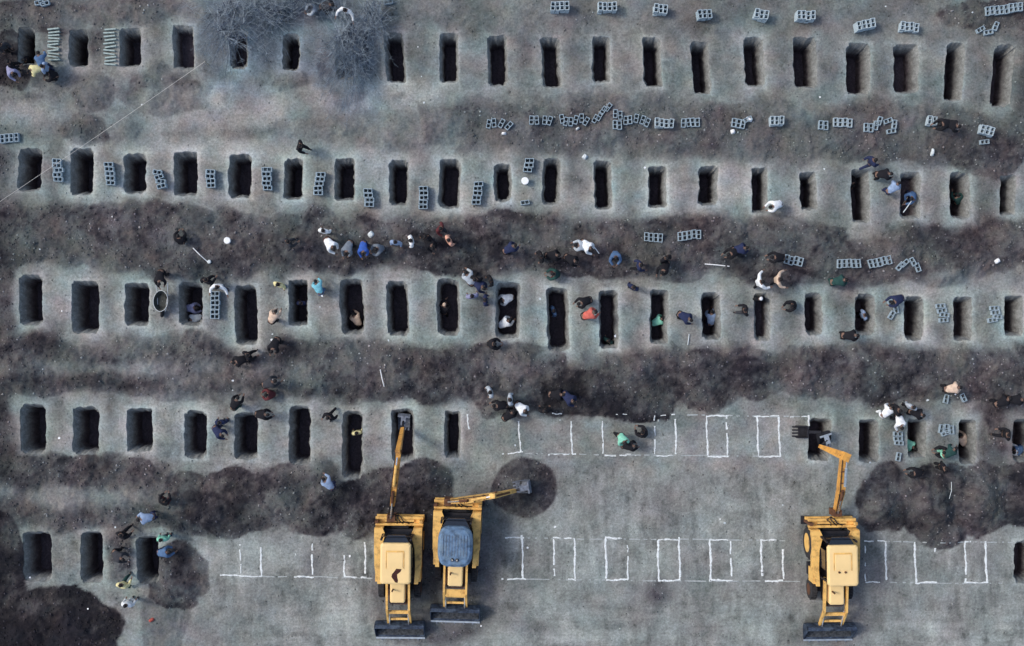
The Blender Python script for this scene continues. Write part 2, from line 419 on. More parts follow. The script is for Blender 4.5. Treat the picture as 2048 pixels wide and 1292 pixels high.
    # mineral tints: greenish, violet and brownish blotches
    t1 = fbm(x * 0.8 + 9, y * 0.8, 101, 4)[:, None]; t2 = fbm(x * 1.3, y * 1.3 + 5, 111, 4)[:, None]
    tk = (1 - 0.65 * plain)[:, None]
    col = col * (1 + tk * (t1 * np.array([-0.30, 0.10, 0.02])[None] + t2 * np.array([0.26, 0.03, -0.16])[None]))
    bl = sst(-20, 30, ell(px, py, 560, 40, 190, 110, wob)) + sst(-20, 30, ell(px, py, 700, 130, 70, 110, wob)) + 0.7 * sst(-30, 30, ell(px, py, 470, 110, 70, 90, wob))
    bl = np.clip(bl, 0, 1)[:, None] * 0.6
    col = col * (1 + bl * np.array([-0.25, -0.05, 0.22])[None])
    return z, np.clip(col, 0.006, 0.8)

# ------------------------------------------------------------------ ground sheet with the pits cut out
def earth_material(name, rough_bump=0.6):
    m = bpy.data.materials.new(name)
    m.use_nodes = True
    t = m.node_tree
    b = t.nodes['Principled BSDF']
    b.inputs['Roughness'].default_value = 0.95
    b.inputs['Specular IOR Level'].default_value = 0.15
    at = t.nodes.new('ShaderNodeAttribute'); at.attribute_name = 'soil_colour'
    tc = t.nodes.new('ShaderNodeTexCoord')
    n = t.nodes.new('ShaderNodeTexNoise'); n.inputs['Scale'].default_value = 9.0
    n.inputs['Detail'].default_value = 6; n.inputs['Roughness'].default_value = 0.75
    t.links.new(tc.outputs['Object'], n.inputs['Vector'])
    mr = t.nodes.new('ShaderNodeMapRange')
    mr.inputs[1].default_value = 0.3; mr.inputs[2].default_value = 0.7
    mr.inputs[3].default_value = 0.62; mr.inputs[4].default_value = 1.4
    t.links.new(n.outputs['Fac'], mr.inputs[0])
    mu = t.nodes.new('ShaderNodeVectorMath'); mu.operation = 'SCALE'
    t.links.new(at.outputs['Color'], mu.inputs[0]); t.links.new(mr.outputs[0], mu.inputs['Scale'])
    t.links.new(mu.outputs[0], b.inputs['Base Color'])
    n3 = t.nodes.new('ShaderNodeTexNoise'); n3.inputs['Scale'].default_value = 22.0
    n3.inputs['Detail'].default_value = 4
    t.links.new(tc.outputs['Object'], n3.inputs['Vector'])
    bp = t.nodes.new('ShaderNodeBump'); bp.inputs['Strength'].default_value = rough_bump
    bp.inputs['Distance'].default_value = 0.05
    t.links.new(n3.outputs['Fac'], bp.inputs['Height'])
    t.links.new(bp.outputs[0], b.inputs['Normal'])
    return m
M_soil = earth_material('soil')

def np_mesh(name, V, F, C, m, parent=None, smooth=True):
    me = bpy.data.meshes.new(name)
    me.vertices.add(len(V)); me.vertices.foreach_set('co', V.astype(np.float32).ravel())
    me.loops.add(F.size); me.loops.foreach_set('vertex_index', F.astype(np.int32).ravel())
    me.polygons.add(len(F)); me.polygons.foreach_set('loop_start', (np.arange(len(F)) * 4).astype(np.int32))
    me.polygons.foreach_set('loop_total', np.full(len(F), 4, np.int32))
    me.polygons.foreach_set('use_smooth', np.full(len(F), smooth))
    me.update(calc_edges=True)
    a = me.attributes.new('soil_colour', 'FLOAT_COLOR', 'POINT')
    a.data.foreach_set('color', np.c_[C, np.ones(len(C))].astype(np.float32).ravel())
    me.materials.append(m)
    o = bpy.data.objects.new(name, me)
    return link(o, parent)

ST = 0.07
X0, Y0 = -28.7, -18.9
NX, NY = int(57.4 / ST), int(37.8 / ST)
gx = X0 + ST * np.arange(NX + 1); gy = Y0 + ST * np.arange(NY + 1)
GX, GY = np.meshgrid(gx, gy, indexing='ij')
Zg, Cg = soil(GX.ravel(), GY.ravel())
edge = np.minimum(np.minimum(GX - X0, X0 + NX * ST - GX), np.minimum(GY - Y0, Y0 + NY * ST - GY)).ravel()
Zg = Zg * sst(0, 1.0, edge)
ZG = Zg.reshape(NX + 1, NY + 1)
keep = np.ones((NX, NY), bool)
V = [np.c_[GX.ravel(), GY.ravel(), Zg]]; Cc = [Cg]
nv = (NX + 1) * (NY + 1)
F = []
def edge_fade(x, y):
    e = np.minimum(np.minimum(x - X0, X0 + NX * ST - x), np.minimum(y - Y0, Y0 + NY * ST - y))
    return sst(0, 1.0, e)

pit_rings = []
for gk, g in enumerate(graves):
    mg = 0.34
    xs = abs(g['sl']) / 2
    i0 = int((g['cx'] - g['a'] - xs - mg - X0) / ST); i1 = int((g['cx'] + g['a'] + xs + mg - X0) / ST) + 1
    j0 = int((g['cy'] - g['b'] - mg - Y0) / ST); j1 = int((g['cy'] + g['b'] + mg - Y0) / ST) + 1
    i1 = min(i1, NX - 2); 
    keep[i0:i1, j0:j1] = False
    loop = [(i, j0) for i in range(i0, i1)] + [(i1, j) for j in range(j0, j1)] + \
           [(i, j1) for i in range(i1, i0, -1)] + [(i0, j) for j in range(j1, j0, -1)]
    L = np.array(loop); n = len(L)
    bx, by = gx[L[:, 0]], gy[L[:, 1]]
    mx_, my_ = (gx[i0] + gx[i1]) / 2, (gy[j0] + gy[j1]) / 2
    u = (bx - mx_) / ((gx[i1] - gx[i0]) / 2); v = (by - my_) / ((gy[j1] - gy[j0]) / 2)
    # square -> rounded, slightly ragged outline
    mn = np.minimum(np.abs(u), np.abs(v) ** (g['b'] / g['a']))
    rs = np.random.RandomState(500 + gk)
    rk = 0.08 + 0.16 * rs.rand()
    cnr = 1 - rk * np.clip(mn, 0, 1) ** 5
    per = np.arange(n) / n
    wobx = sum(rs.randn() * 0.020 / k ** 0.5 * np.sin(2 * math.pi * (per * k * 2 + rs.rand())) for k in range(1, 8))
    jag = (fbm(bx * 3, by * 3, 300 + gk, 4, 0.6) * 0.10) + wobx * 0.8
    a, b = min(g['a'], 99), g['b']
    def outline(sx, sy, jj, u=u, v=v, cnr=cnr, rk=rk, mn=mn, b=b, g=g):
        vy = v * cnr * sy
        X = g['cx'] + u * cnr * (sx + jj * 1.0) + (-vy / b) * g['sl'] * 0.5
        Y = g['cy'] + v * (1 - rk * 0.5 * np.clip(mn, 0, 1) ** 5) * (sy + jj)
        return X, Y
    ox, oy = outline(a, b, jag)
    base = L[:, 0] * (NY + 1) + L[:, 1]
    prev = base
    K = 4
    for k in range(1, K + 1):
        t = k / K
        rx_, ry_ = bx * (1 - t) + ox * t, by * (1 - t) + oy * t
        zz, cc = soil(rx_, ry_)
        zz = zz * edge_fade(rx_, ry_)
        if k == K: zz = zz - 0.015
        V.append(np.c_[rx_, ry_, zz]); Cc.append(cc)
        cur = nv + np.arange(n); nv += n
        F.append(np.c_[prev, np.roll(prev, -1), np.roll(cur, -1), cur])
        prev = cur
    pit_rings.append((ox, oy, zz, cc, outline, a, b, jag, n))
qi, qj = np.nonzero(keep)
v00 = qi * (NY + 1) + qj
F.append(np.c_[v00, v00 + NY + 1, v00 + NY + 2, v00 + 1])
# far land round the fine sheet, out to the horizon
B = 1500.0
x1_, y1_ = gx[-1], gy[-1]
ox_ = [-B, X0, x1_, B]; oy_ = [-B, Y0, y1_, B]
for i in range(3):
    for j in range(3):
        if i == 1 and j == 1: continue
        nx_ = 1 if i != 1 else 40; ny_ = 1 if j != 1 else 26
        q = [(ox_[i], oy_[j]), (ox_[i + 1], oy_[j]), (ox_[i + 1], oy_[j + 1]), (ox_[i], oy_[j + 1])]
        V.append(np.array([[p[0], p[1], 0.0] for p in q])); Cc.append(np.tile([[0.12, 0.125, 0.125]], (4, 1)))
        F.append(np.array([[nv, nv + 1, nv + 2, nv + 3]])); nv += 4
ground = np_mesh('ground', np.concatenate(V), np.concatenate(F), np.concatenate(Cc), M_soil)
tag(ground, kind='structure')

def gz(x, y):
    """height of the built sheet at a world point"""
    fi = min(max((x - X0) / ST, 0), NX - 1e-6); fj = min(max((y - Y0) / ST, 0), NY - 1e-6)
    i, j = int(fi), int(fj); fx, fy = fi - i, fj - j
    return float((ZG[i, j] * (1 - fx) + ZG[i + 1, j] * fx) * (1 - fy) + (ZG[i, j + 1] * (1 - fx) + ZG[i + 1, j + 1] * fx) * fy)

# pits: walls and floor
DEPTH = {}
for gk, (g, pr) in enumerate(zip(graves, pit_rings)):
    ox, oy, oz, oc, outline, a, b, jag, n = pr
    rs = np.random.RandomState(900 + gk)
    D = 1.55 + 0.35 * rs.rand()
    if (g['row'], g['i']) in ((0, 3), (0, 4), (0, 6)): D = 1.0
    if (g['row'], g['i']) in ((2, 14), (1, 17)): D = 1.1
    DEPTH[(g['row'], g['i'])] = D
    root = empty('open_grave', (g['cx'], g['cy'], 0))
    GN = {(0,3):'with roots hanging in', (0,4):'half hidden by a bare shrub', (0,6):'filled and covered by a bluish shrub', (1,9):'with rounded corners', (2,3):'holding two people', (2,9):'holding two people in white',
          (3,6):'extra long, a yellow-clad person inside', (3,7):'under the left digger bucket', (3,9):'under the arm of the right digger', (0,19):'slanting', (0,18):'slanting'}
    lab = '%s open grave from left in the %s row%s' % (ORD[g['i'] + 1], ROWN[g['row']], ', ' + GN[(g['row'], g['i'])] if (g['row'], g['i']) in GN else ', cut square into pale earth')
    tag(root, lab, 'grave', 'open graves in rows')
    Vw, Cw, Fw = [], [], []
    levels = [0, 0.05, 0.14, 0.26, 0.40, 0.55, 0.72, 0.88, 1.0]
    nvw = 0; prev = None
    lean = rs.randn() * 0.02
    for k, t in enumerate(levels):
        if k == 0: X, Y, Z = ox, oy, oz
        else:
            tp = 0.01 + 0.09 * min(1, t * 3.5) + 0.10 * t
            rg = fbm(np.cos(np.arange(n) / n * 6.283) * 6 + 3 * t, np.sin(np.arange(n) / n * 6.283) * 6 + t * 4, 700 + gk, 4) * 0.13
            X, Y = outline(a - tp, b - tp * 1.5, jag * 0.8 + rg * min(1, t * 4))
            Z = oz * (1 - t) + (-D) * t
        Vw.append(np.c_[X - g['cx'], Y - g['cy'], Z])
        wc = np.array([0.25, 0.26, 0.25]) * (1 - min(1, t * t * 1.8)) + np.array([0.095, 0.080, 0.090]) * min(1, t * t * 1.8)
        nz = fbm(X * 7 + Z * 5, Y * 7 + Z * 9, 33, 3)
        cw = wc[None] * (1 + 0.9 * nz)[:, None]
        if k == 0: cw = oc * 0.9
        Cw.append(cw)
        cur = nvw + np.arange(n); nvw += n
        if prev is not None: Fw.append(np.c_[prev, np.roll(prev, -1), np.roll(cur, -1), cur])
        prev = cur
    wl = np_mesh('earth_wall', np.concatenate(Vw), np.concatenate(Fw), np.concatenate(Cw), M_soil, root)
    Xf, Yf = X - g['cx'], Y - g['cy']
    Vf, Cf, Ff = [], [], []; nvf = 0; prev = None
    for k, t in enumerate([1.04, 0.7, 0.4, 0.02]):
        fx, fy = Xf * t, Yf * t
        z = -D + (0.12 * fbm(fx * 2.5 + gk, fy * 2.5, 77, 3) if k else 0 * fx)
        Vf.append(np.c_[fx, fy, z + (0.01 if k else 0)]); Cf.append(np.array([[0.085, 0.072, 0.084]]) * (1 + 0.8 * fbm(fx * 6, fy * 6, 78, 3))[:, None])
        cur = nvf + np.arange(n); nvf += n
        if prev is not None: Ff.append(np.c_[prev, np.roll(prev, -1), np.roll(cur, -1), cur])
        prev = cur
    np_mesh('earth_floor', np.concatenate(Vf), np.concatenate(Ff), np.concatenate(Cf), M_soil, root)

def ground_z(px, py, rim=0.0):
    x, y = W(px, py)
    for g in graves:
        if abs(x - g['cx']) < g['a'] - 0.05 and abs(y - g['cy']) < g['b'] - 0.05:
            return -DEPTH[(g['row'], g['i'])] + 0.02
    return gz(x, y)

# ------------------------------------------------------------------ loose clods on the dug earth
def clods(name, n, size, seed, dark_only, lum, label):
    rs = np.random.RandomState(seed)
    x = X0 + 0.8 + rs.rand(n * 3) * (NX * ST - 1.6); y = Y0 + 0.8 + rs.rand(n * 3) * (NY * ST - 1.6)
    z, c = soil(x, y)
    ok = np.ones(len(x), bool)
    if dark_only: ok &= (c.mean(1) < 0.12)
    for g in graves:
        ok &= ~((np.abs(x - g['cx']) < g['a'] + 0.08) & (np.abs(y - g['cy']) < g['b'] + 0.08))
    x, y, z, c = x[ok][:n], y[ok][:n], z[ok][:n], c[ok][:n]
    n = len(x)
    O = np.array([[1,0,0],[0,1,0],[-1,0,0],[0,-1,0],[0.1,0,0.8],[0,0.1,-0.8]], float)
    FT = np.array([[0,1,4],[1,2,4],[2,3,4],[3,0,4],[1,0,5],[2,1,5],[3,2,5],[0,3,5]])
    s = size * (0.35 + rs.rand(n) ** 3 * 1.6)
    an = rs.rand(n) * 6.28
    P = O[None] * (1 + 0.5 * (rs.rand(n, 6, 3) - 0.5)) * s[:, None, None]
    ca, sa = np.cos(an), np.sin(an)
    Q = P.copy()
    Q[..., 0] = P[..., 0] * ca[:, None] - P[..., 1] * sa[:, None] + x[:, None]
    Q[..., 1] = P[..., 0] * sa[:, None] + P[..., 1] * ca[:, None] + y[:, None]
    Q[..., 2] = P[..., 2] + z[:, None] + s[:, None] * 0.25
    Fq = (FT[None] + (np.arange(n) * 6)[:, None, None]).reshape(-1, 3)
    me = bpy.data.meshes.new(name)
    me.vertices.add(n * 6); me.vertices.foreach_set('co', Q.astype(np.float32).ravel())
    me.loops.add(Fq.size); me.loops.foreach_set('vertex_index', Fq.astype(np.int32).ravel())
    me.polygons.add(len(Fq)); me.polygons.foreach_set('loop_start', (np.arange(len(Fq)) * 3).astype(np.int32))
    me.polygons.foreach_set('loop_total', np.full(len(Fq), 3, np.int32))
    me.update(calc_edges=True)
    kk = (lum[0] + (lum[1] - lum[0]) * rs.rand(n) ** 4)[:, None]
    cc = np.repeat(np.clip(c * kk + 0.004, 0, 0.6), 6, 0)
    a = me.attributes.new('soil_colour', 'FLOAT_COLOR', 'POINT')
    a.data.foreach_set('color', np.c_[cc, np.ones(len(cc))].astype(np.float32).ravel())
    me.materials.append(M_soil)
    o = link(bpy.data.objects.new(name, me))
    tag(o, label, 'soil', None, 'stuff')
clods('soil_clods', 26000, 0.036, 5, True, (0.9, 4.2), 'loose dark clods of dug earth scattered over the spoil bands')
clods('pebbles', 9000, 0.026, 6, False, (0.6, 1.7), 'small pale pebbles and crumbs on the trodden earth')

# ------------------------------------------------------------------ chalk marks
M_chalk = mat('chalk', (0.70, 0.74, 0.74), 0.95, var=0.22, scale=14)
M_faint = mat('faint_chalk', (0.36, 0.39, 0.39), 0.95, var=0.2, scale=14)
def chalk_strip(p, q, wpx, seed, gap=0.0):
    """ragged powder strip laid on the ground from pixel p to pixel q"""
    r_ = random.Random(seed)
    ax, ay = W(*p); bx, by = W(*q)
    L = math.hypot(bx - ax, by - ay); n = max(3, int(L / 0.09))
    dx, dy = (bx - ax) / L, (by - ay) / L
    mb = MB(); run = []
    ph = r_.random() * 9
    def flush():
        if len(run) > 1:
            vs = []; fs = []
            for (x, y, hw) in run:
                for s in (-1, 0, 1):
                    X, Y = x - dy * hw * s, y + dx * hw * s
                    vs.append((X, Y, gz(X, Y) + (0.016 if s == 0 else 0.009)))
            for k in range(len(run) - 1):
                a = k * 3
                fs += [(a, a + 1, a + 4, a + 3)[::-1], (a + 1, a + 2, a + 5, a + 4)[::-1]]
            mb.add(vs, fs)
        run.clear()
    for k in range(n + 1):
        t = k / n
        o = 0.016 * math.sin(t * 7 + ph) + 0.010 * math.sin(t * 23 + ph * 2)
        hw = wpx / PPM / 2 * (0.55 + 0.75 * r_.random())
        if r_.random() < gap: flush(); continue
        run.append((ax + (bx - ax) * t - dy * o, ay + (by - ay) * t + dx * o, hw))
    flush()
    return mb
CH = [  # label tail, [ (p, q, width, gap) ]
 ('lone upright chalk stroke right of the ninth open grave, fourth row', [((934,828),(939,866),3.6,0.05)]),
 ('unfinished chalk outline, right side and foot only, leftmost of the upper chalk row', [((1037,842),(1041,905),3.6,0.0),((1004,908),(1046,904),3,0.08)]),
 ('chalk outline of right side and foot, second from the left in the upper chalk row', [((1142,842),(1144,908),3.8,0.02),((1096,909),(1152,908),3.4,0.05),((1104,827),(1124,828),2.6,0)]),
 ('chalk outline beside the green-clad person, third from the left in the upper chalk row', [((1205,842),(1206,907),3.6,0.02),((1209,911),(1254,911),3.4,0.04),((1224,829),(1254,828),2.6,0.1),((1250,908),(1274,910),2.6,0.3)]),
 ('chalk outline with faded upper left side, fourth from the right in the upper chalk row', [((1309,830),(1310,908),3.2,0.15),((1351,838),(1352,908),4,0.0),((1310,831),(1350,829),2.6,0.2),((1312,912),(1345,911),3,0.05)]),
 ('complete chalk rectangle, third from the right in the upper chalk row', [((1413,832),(1415,911),4,0.0),((1453,830),(1455,913),4,0.04),((1412,832),(1457,831),3.8,0),((1415,913),(1457,913),4,0)]),
 ('bold complete chalk rectangle, second from the right in the upper chalk row', [((1514,834),(1517,912),4.2,0.0),((1557,832),(1560,914),4.4,0.0),((1508,833),(1558,832),3.6,0),((1517,913),(1560,913),4,0.02)]),
 ('short chalk corner left of the digger pit, rightmost of the upper chalk row', [((1580,834),(1618,833),2.6,0.3),((1617,830),(1618,852),3.6,0)]),
 ('faint chalk outline at the left end of the lower chalk row', [((480,1088),(482,1150),3,0.12),((521,1094),(523,1152),4.2,0.0),((440,1150),(524,1153),3.4,0.05)]),
 ('chalk outline with a dark stain inside, second from the left in the lower chalk row', [((624,1086),(625,1153),4.0,0.04),((588,1153),(628,1154),4.0,0.0),((590,1095),(592,1130),2,0.6)]),
 ('open-topped chalk outline just left of the first digger', [((688,1110),(689,1154),4.2,0.0),((690,1154),(733,1155),4.0,0.02),((730,1084),(731,1155),4,0.04)]),
 ('chalk outline without a left side just right of the second digger', [((1010,1075),(1048,1075),3.4,0),((1044,1070),(1046,1158),4.4,0.0),((1003,1158),(1052,1158),3.2,0.05)]),
 ('complete chalk rectangle with ragged right side, second right of the second digger', [((1107,1078),(1109,1152),4,0.02),((1149,1076),(1150,1158),4.6,0.0),((1106,1075),(1150,1077),3.8,0.1),((1136,1158),(1152,1160),3.6,0)]),
 ('complete chalk rectangle, third right of the second digger', [((1211,1076),(1213,1157),4.8,0.0),((1255,1090),(1256,1159),3.6,0.05),((1210,1075),(1240,1077),4.4,0),((1240,1076),(1256,1078),2,0.2),((1212,1160),(1256,1159),4.2,0)]),
 ('bold chalk rectangle above a dark stain on the plain', [((1316,1080),(1317,1163),4.8,0.0),((1358,1074),(1360,1160),4.8,0.0),((1316,1079),(1360,1079),4,0),((1316,1162),(1361,1160),4.4,0)]),
 ('complete chalk rectangle, second left of the third digger', [((1420,1080),(1422,1160),4.8,0.0),((1461,1082),(1463,1160),3.6,0.12),((1418,1079),(1456,1080),4.2,0),((1418,1160),(1465,1161),4.4,0)]),
 ('chalk outline with a gap at its upper right, just left of the third digger', [((1522,1080),(1524,1152),4.6,0.0),((1565,1098),(1567,1158),4.4,0.02),((1520,1080),(1553,1080),3.6,0),((1526,1163),(1566,1161),4.8,0.05)]),
 ('chalk rectangle just right of the third digger', [((1730,1084),(1731,1162),3,0.25),((1771,1082),(1772,1160),4.6,0.0),((1728,1082),(1770,1082),3,0.1),((1731,1164),(1760,1164),3,0)]),
 ('chalk outline partly under the spoil heap, second right of the third digger', [((1829,1084),(1832,1165),4.8,0.0),((1830,1166),(1874,1164),4.4,0),((1868,1088),(1870,1104),3.6,0.1)]),
 ('complete chalk rectangle nearest the right edge of the lower chalk row', [((1930,1082),(1932,1164),4,0.02),((1970,1082),(1974,1166),5,0.0),((1930,1084),(1972,1083),3.6,0.2),((1928,1165),(1974,1165),3.8,0.0)]),
]
si = 0
for lab, segs in CH:
    xs = [p[0] for s in segs for p in s[:2]]; ys = [p[1] for s in segs for p in s[:2]]
    root = empty('chalk_outline', (0, 0, 0))
    tag(root, lab, 'chalk marking', 'chalk outlines of graves still to be dug')
    for p, q, wd, gap in segs:
        si += 1
        chalk_strip(p, q, wd * 0.84, si, gap).build('chalk_line', M_chalk, root)
for lab, p, q in [
  ('faint guide line of chalk along the heads of the upper chalk row', (1370,830), (1600,833)),
  ('faint guide line of chalk along the feet of the upper chalk row', (1050,907), (1560,913)),
  ('faint guide line of chalk along the heads of the lower chalk row', (1052,1076), (1570,1081)),
  ('faint guide line of chalk along the feet of the lower chalk row', (1052,1159), (1600,1163)),
  ('faint chalk guide line along the heads right of the third digger', (1772,1083), (2026,1085)),
  ('faint guide line of chalk along the feet right of the third digger', (1776,1165), (2004,1167)),
  ('faint guide line of chalk along the feet left of the first digger', (520,1152), (745,1156))]:
    si += 1
    o = chalk_strip(p, q, 2.6, si, 0.22).build('chalk_guide_line', M_faint)
    tag(o, lab, 'chalk marking')

# ------------------------------------------------------------------ concrete blocks
M_block = mat('concrete_block', (0.33, 0.42, 0.48), 0.9, var=0.18, scale=9, bump=0.3)
M_block2 = mat('pale_concrete_block', (0.42, 0.51, 0.56), 0.9, var=0.15, scale=9, bump=0.3)
def block_mesh(m, name):
    L_, W_, H_ = 0.215, 0.105, 0.2
    mb = MB()
    wl, mid, en = 0.026, 0.02, 0.028
    ex = [-L_, -L_ + en, -mid / 2 - 0.004, mid / 2 + 0.004, L_ - en, L_]
    ey = [-W_, -W_ + wl, W_ - wl, W_]
    def idx(i, j, k): return (k * 4 + j) * 6 + i
    vs = [(ex[i], ey[j], z) for z in (0, H_) for j in range(4) for i in range(6)]
    fs = []
    for j in range(3):
        for i in range(5):
            hole = (j == 1 and i in (1, 3))
            if not hole:
                fs.append((idx(i, j, 1), idx(i + 1, j, 1), idx(i + 1, j + 1, 1), idx(i, j + 1, 1)))
                fs.append((idx(i, j, 0), idx(i, j + 1, 0), idx(i + 1, j + 1, 0), idx(i + 1, j, 0)))
            else:
                a, b, c, d = (i, j), (i + 1, j), (i + 1, j + 1), (i, j + 1)
                for p, q in ((a, b), (b, c), (c, d), (d, a)):
                    fs.append((idx(*p, 0), idx(*p, 1), idx(*q, 1), idx(*q, 0))[::-1])
    for i in range(5):
        fs.append((idx(i, 0, 0), idx(i + 1, 0, 0), idx(i + 1, 0, 1), idx(i, 0, 1)))
        fs.append((idx(i + 1, 3, 0), idx(i, 3, 0), idx(i, 3, 1), idx(i + 1, 3, 1)))
    for j in range(3):
        fs.append((idx(0, j + 1, 0), idx(0, j, 0), idx(0, j, 1), idx(0, j + 1, 1)))
        fs.append((idx(5, j, 0), idx(5, j + 1, 0), idx(5, j + 1, 1), idx(5, j, 1)))
    mb.add(vs, fs)
    me = mb.mesh(name); me.materials.append(m)
    return me
BM = [block_mesh(M_block, 'concrete_block'), block_mesh(M_block2, 'concrete_block')]
nblock = 0
used_labels = {}
def uniq(l):
    return l
def block(x, y, z, rz, label, kind=0, tilt=0.0, group='hollow concrete blocks set out beside the graves'):
    global nblock
    o = bpy.data.objects.new('concrete_block', BM[kind])
    o.location = (x, y, z); o.rotation_euler = (tilt, 0, rz)
    s = 1 + rnd.uniform(-0.03, 0.03); o.scale = (s, s, 1)
    link(o); tag(o, uniq(label), 'block', group); nblock += 1
    return o
# columns standing between the graves: blocks lie across, one above another in the picture
COLS = [(114,340,5,2),(219,347,5,3),(319,358,4,8),(421,357,4,2),(533,357,5,1),(638,367,5,-4),(737,395,4,2),(847,395,5,0),(955,386,5,-3),(1058,330,3,-6),(430,610,6,0)]
LAYW = ['lower', 'upper']
for cx, cy, n, rot in COLS:
    loc = where(cx, cy)[0]
    zb = max(gz(*W(cx, cy + dy)) for dy in (-20, 0, 20)) + 0.0
    for k in range(n):
        for lay in range(2):
            py_ = cy + (k - (n - 1) / 2) * 9.2
            px_ = cx + (k - (n - 1) / 2) * rot * 0.35 + rnd.uniform(-1.2, 1.2)
            if rnd.random() < 0.10 and lay == 1: px_ += 2
            x, y = W(px_, py_, 0.2 * (lay + 1))
            rz = R(rnd.uniform(-5, 5) + (rnd.uniform(-18, 18) if rot == 8 else 0))
            block(x, y, zb + 0.202 * lay, rz, 'block, %s from top of its column, %s layer, %s' % (ORD[k + 1], LAYW[lay], loc), 0)
# rows: blocks stand side by side along the picture's horizontal
ROWS = [(1120,12,4,3,0,1),(1215,12,4,3,2,1),(1322,17,3,3,-4,1),(1410,27,3,3,5,0),(1524,28,3,3,-14,1),(1613,30,4,3,-2,1),(1733,48,4,3,10,1),(1820,53,4,2,-4,1),
        (1327,248,4,2,-4,1),(1380,246,4,1,3,0),(1552,243,3,2,0,1),(1684,246,4,1,-3,1),(1862,243,2,2,-8,1),(1971,262,3,2,-14,1),
        (1306,475,4,1,-3,0),(1377,471,5,1,6,0),(1585,522,4,1,-10,0),(1694,528,5,1,4,0),(1757,524,5,1,14,0),(18,276,4,1,4,0),(2005,20,8,1,6,0),(1476,247,3,1,-12,0)]
for cx, cy, n, lay_n, rot, kd in ROWS:
    loc = where(cx, cy)[0]
    c, s = math.cos(R(rot)), math.sin(R(rot))
    zb = max(gz(*W(cx + dx, cy)) for dx in (-15, 0, 15))
    LW = {1: ['single'], 2: ['lower', 'upper'], 3: ['bottom', 'middle', 'top']}[lay_n]
    bx0, by0 = W(cx, cy, 0.2 * lay_n)
    for k in range(n):
        for lay in range(lay_n):
            d = (k - (n - 1) / 2) * 0.232
            x, y = bx0 + d * c + rnd.uniform(-.012, .012), by0 + d * s + rnd.uniform(-.03, .03)
            block(x, y, zb + 0.202 * lay, R(90 + rot + rnd.uniform(-6, 6)), 'block, %s from left in its row, %s layer, %s' % (ORD[k + 1], LW[lay], loc), kd)
# loose ones: x, y, angle of the long side
LOOSE = [(978,249,80),(988,247,95),(1003,248,62),(1018,253,48),(1063,242,88),(1073,242,96),(1089,241,84),(1099,242,70),(1124,239,100),(1131,244,78),(1141,245,84),(1151,241,76),
 (1163,237,92),(1172,243,60),(1190,238,62),(1198,234,60),(1206,222,55),(1216,215,52),(1230,229,88),(1240,232,92),(1229,251,90),(1238,252,93),(1251,242,86),(1259,241,94),(1272,238,80),
 (1285,241,70),(1294,246,66),(1494,240,25),(1640,251,86),(1650,252,90),(1730,256,90),(1740,257,88),(1750,252,80),(1757,243,70),(1774,243,20),(1786,250,84),(1781,263,10),(1968,284,5),
 (1797,533,50),(1806,527,42),(1822,524,120),(1833,535,110),(1893,798,80),(1925,795,115),(1050,405,8),(1785,602,20),(1784,630,60),(1793,618,100),
 (1882,612,4),(1885,621,12),(1890,630,-6),(1888,640,4),(1990,616,2),(1992,625,6),(1996,634,0),(1986,640,10),(1884,858,80),(1894,857,84),(1904,860,95),(1892,866,20),
 (1797,868,0),(1797,877,4),(1799,886,-4),(1798,914,80),(80,6,10),(92,8,14),(1962,58,30),(1978,64,10),(1992,52,70),(776,3,10)]
for k, (px, py, an) in enumerate(LOOSE):
    x, y = W(px, py, 0.2)
    loc, ins, g = where(px, py)
    z = gz(x, y)
    if ins:   # keep blocks out of the pit
        x += 0.35 if x > g['cx'] else -0.35; z = gz(x, y)
    near_l = [q for q in LOOSE if q != (px, py, an) and math.hypot(q[0] - px, q[1] - py) < 45]
    left_of = sum(1 for q in near_l if q[0] < px) 
    word = ('lying alone' if not near_l else '%s from left in its cluster' % ORD[left_of + 1])
    block(x, y, z, R(an), 'loose block, %s, %s' % (word, loc), 0, R(rnd.uniform(-3, 3)))

# concrete slabs laid like rungs, top left
M_slab = mat('pale_slab', (0.36, 0.44, 0.42), 0.9, var=0.2, scale=8)
sm = MB().box(-0.28, 0.28, -0.035, 0.035, 0, 0.16).mesh('concrete_slab'); sm.materials.append(M_slab)
for (cx, y0, y1, n, nm) in ((107, 58, 119, 11, 'between first and second graves'), (219, 58, 128, 11, 'between second and third graves')):
    for k in range(n):
        py = y0 + (y1 - y0) * k / (n - 1)
        x, y = W(cx + rnd.uniform(-2, 2), py, 0.16)
        o = link(bpy.data.objects.new('concrete_slab', sm))
        o.location = (x, y, gz(x, y) - 0.01); o.rotation_euler = (0, 0, R(rnd.uniform(-9, 9)))
        tag(o, 'narrow pale slab, %s from top, %s, top row' % (ORD[k + 1], nm), 'slab', 'narrow concrete slabs laid like ladder rungs')

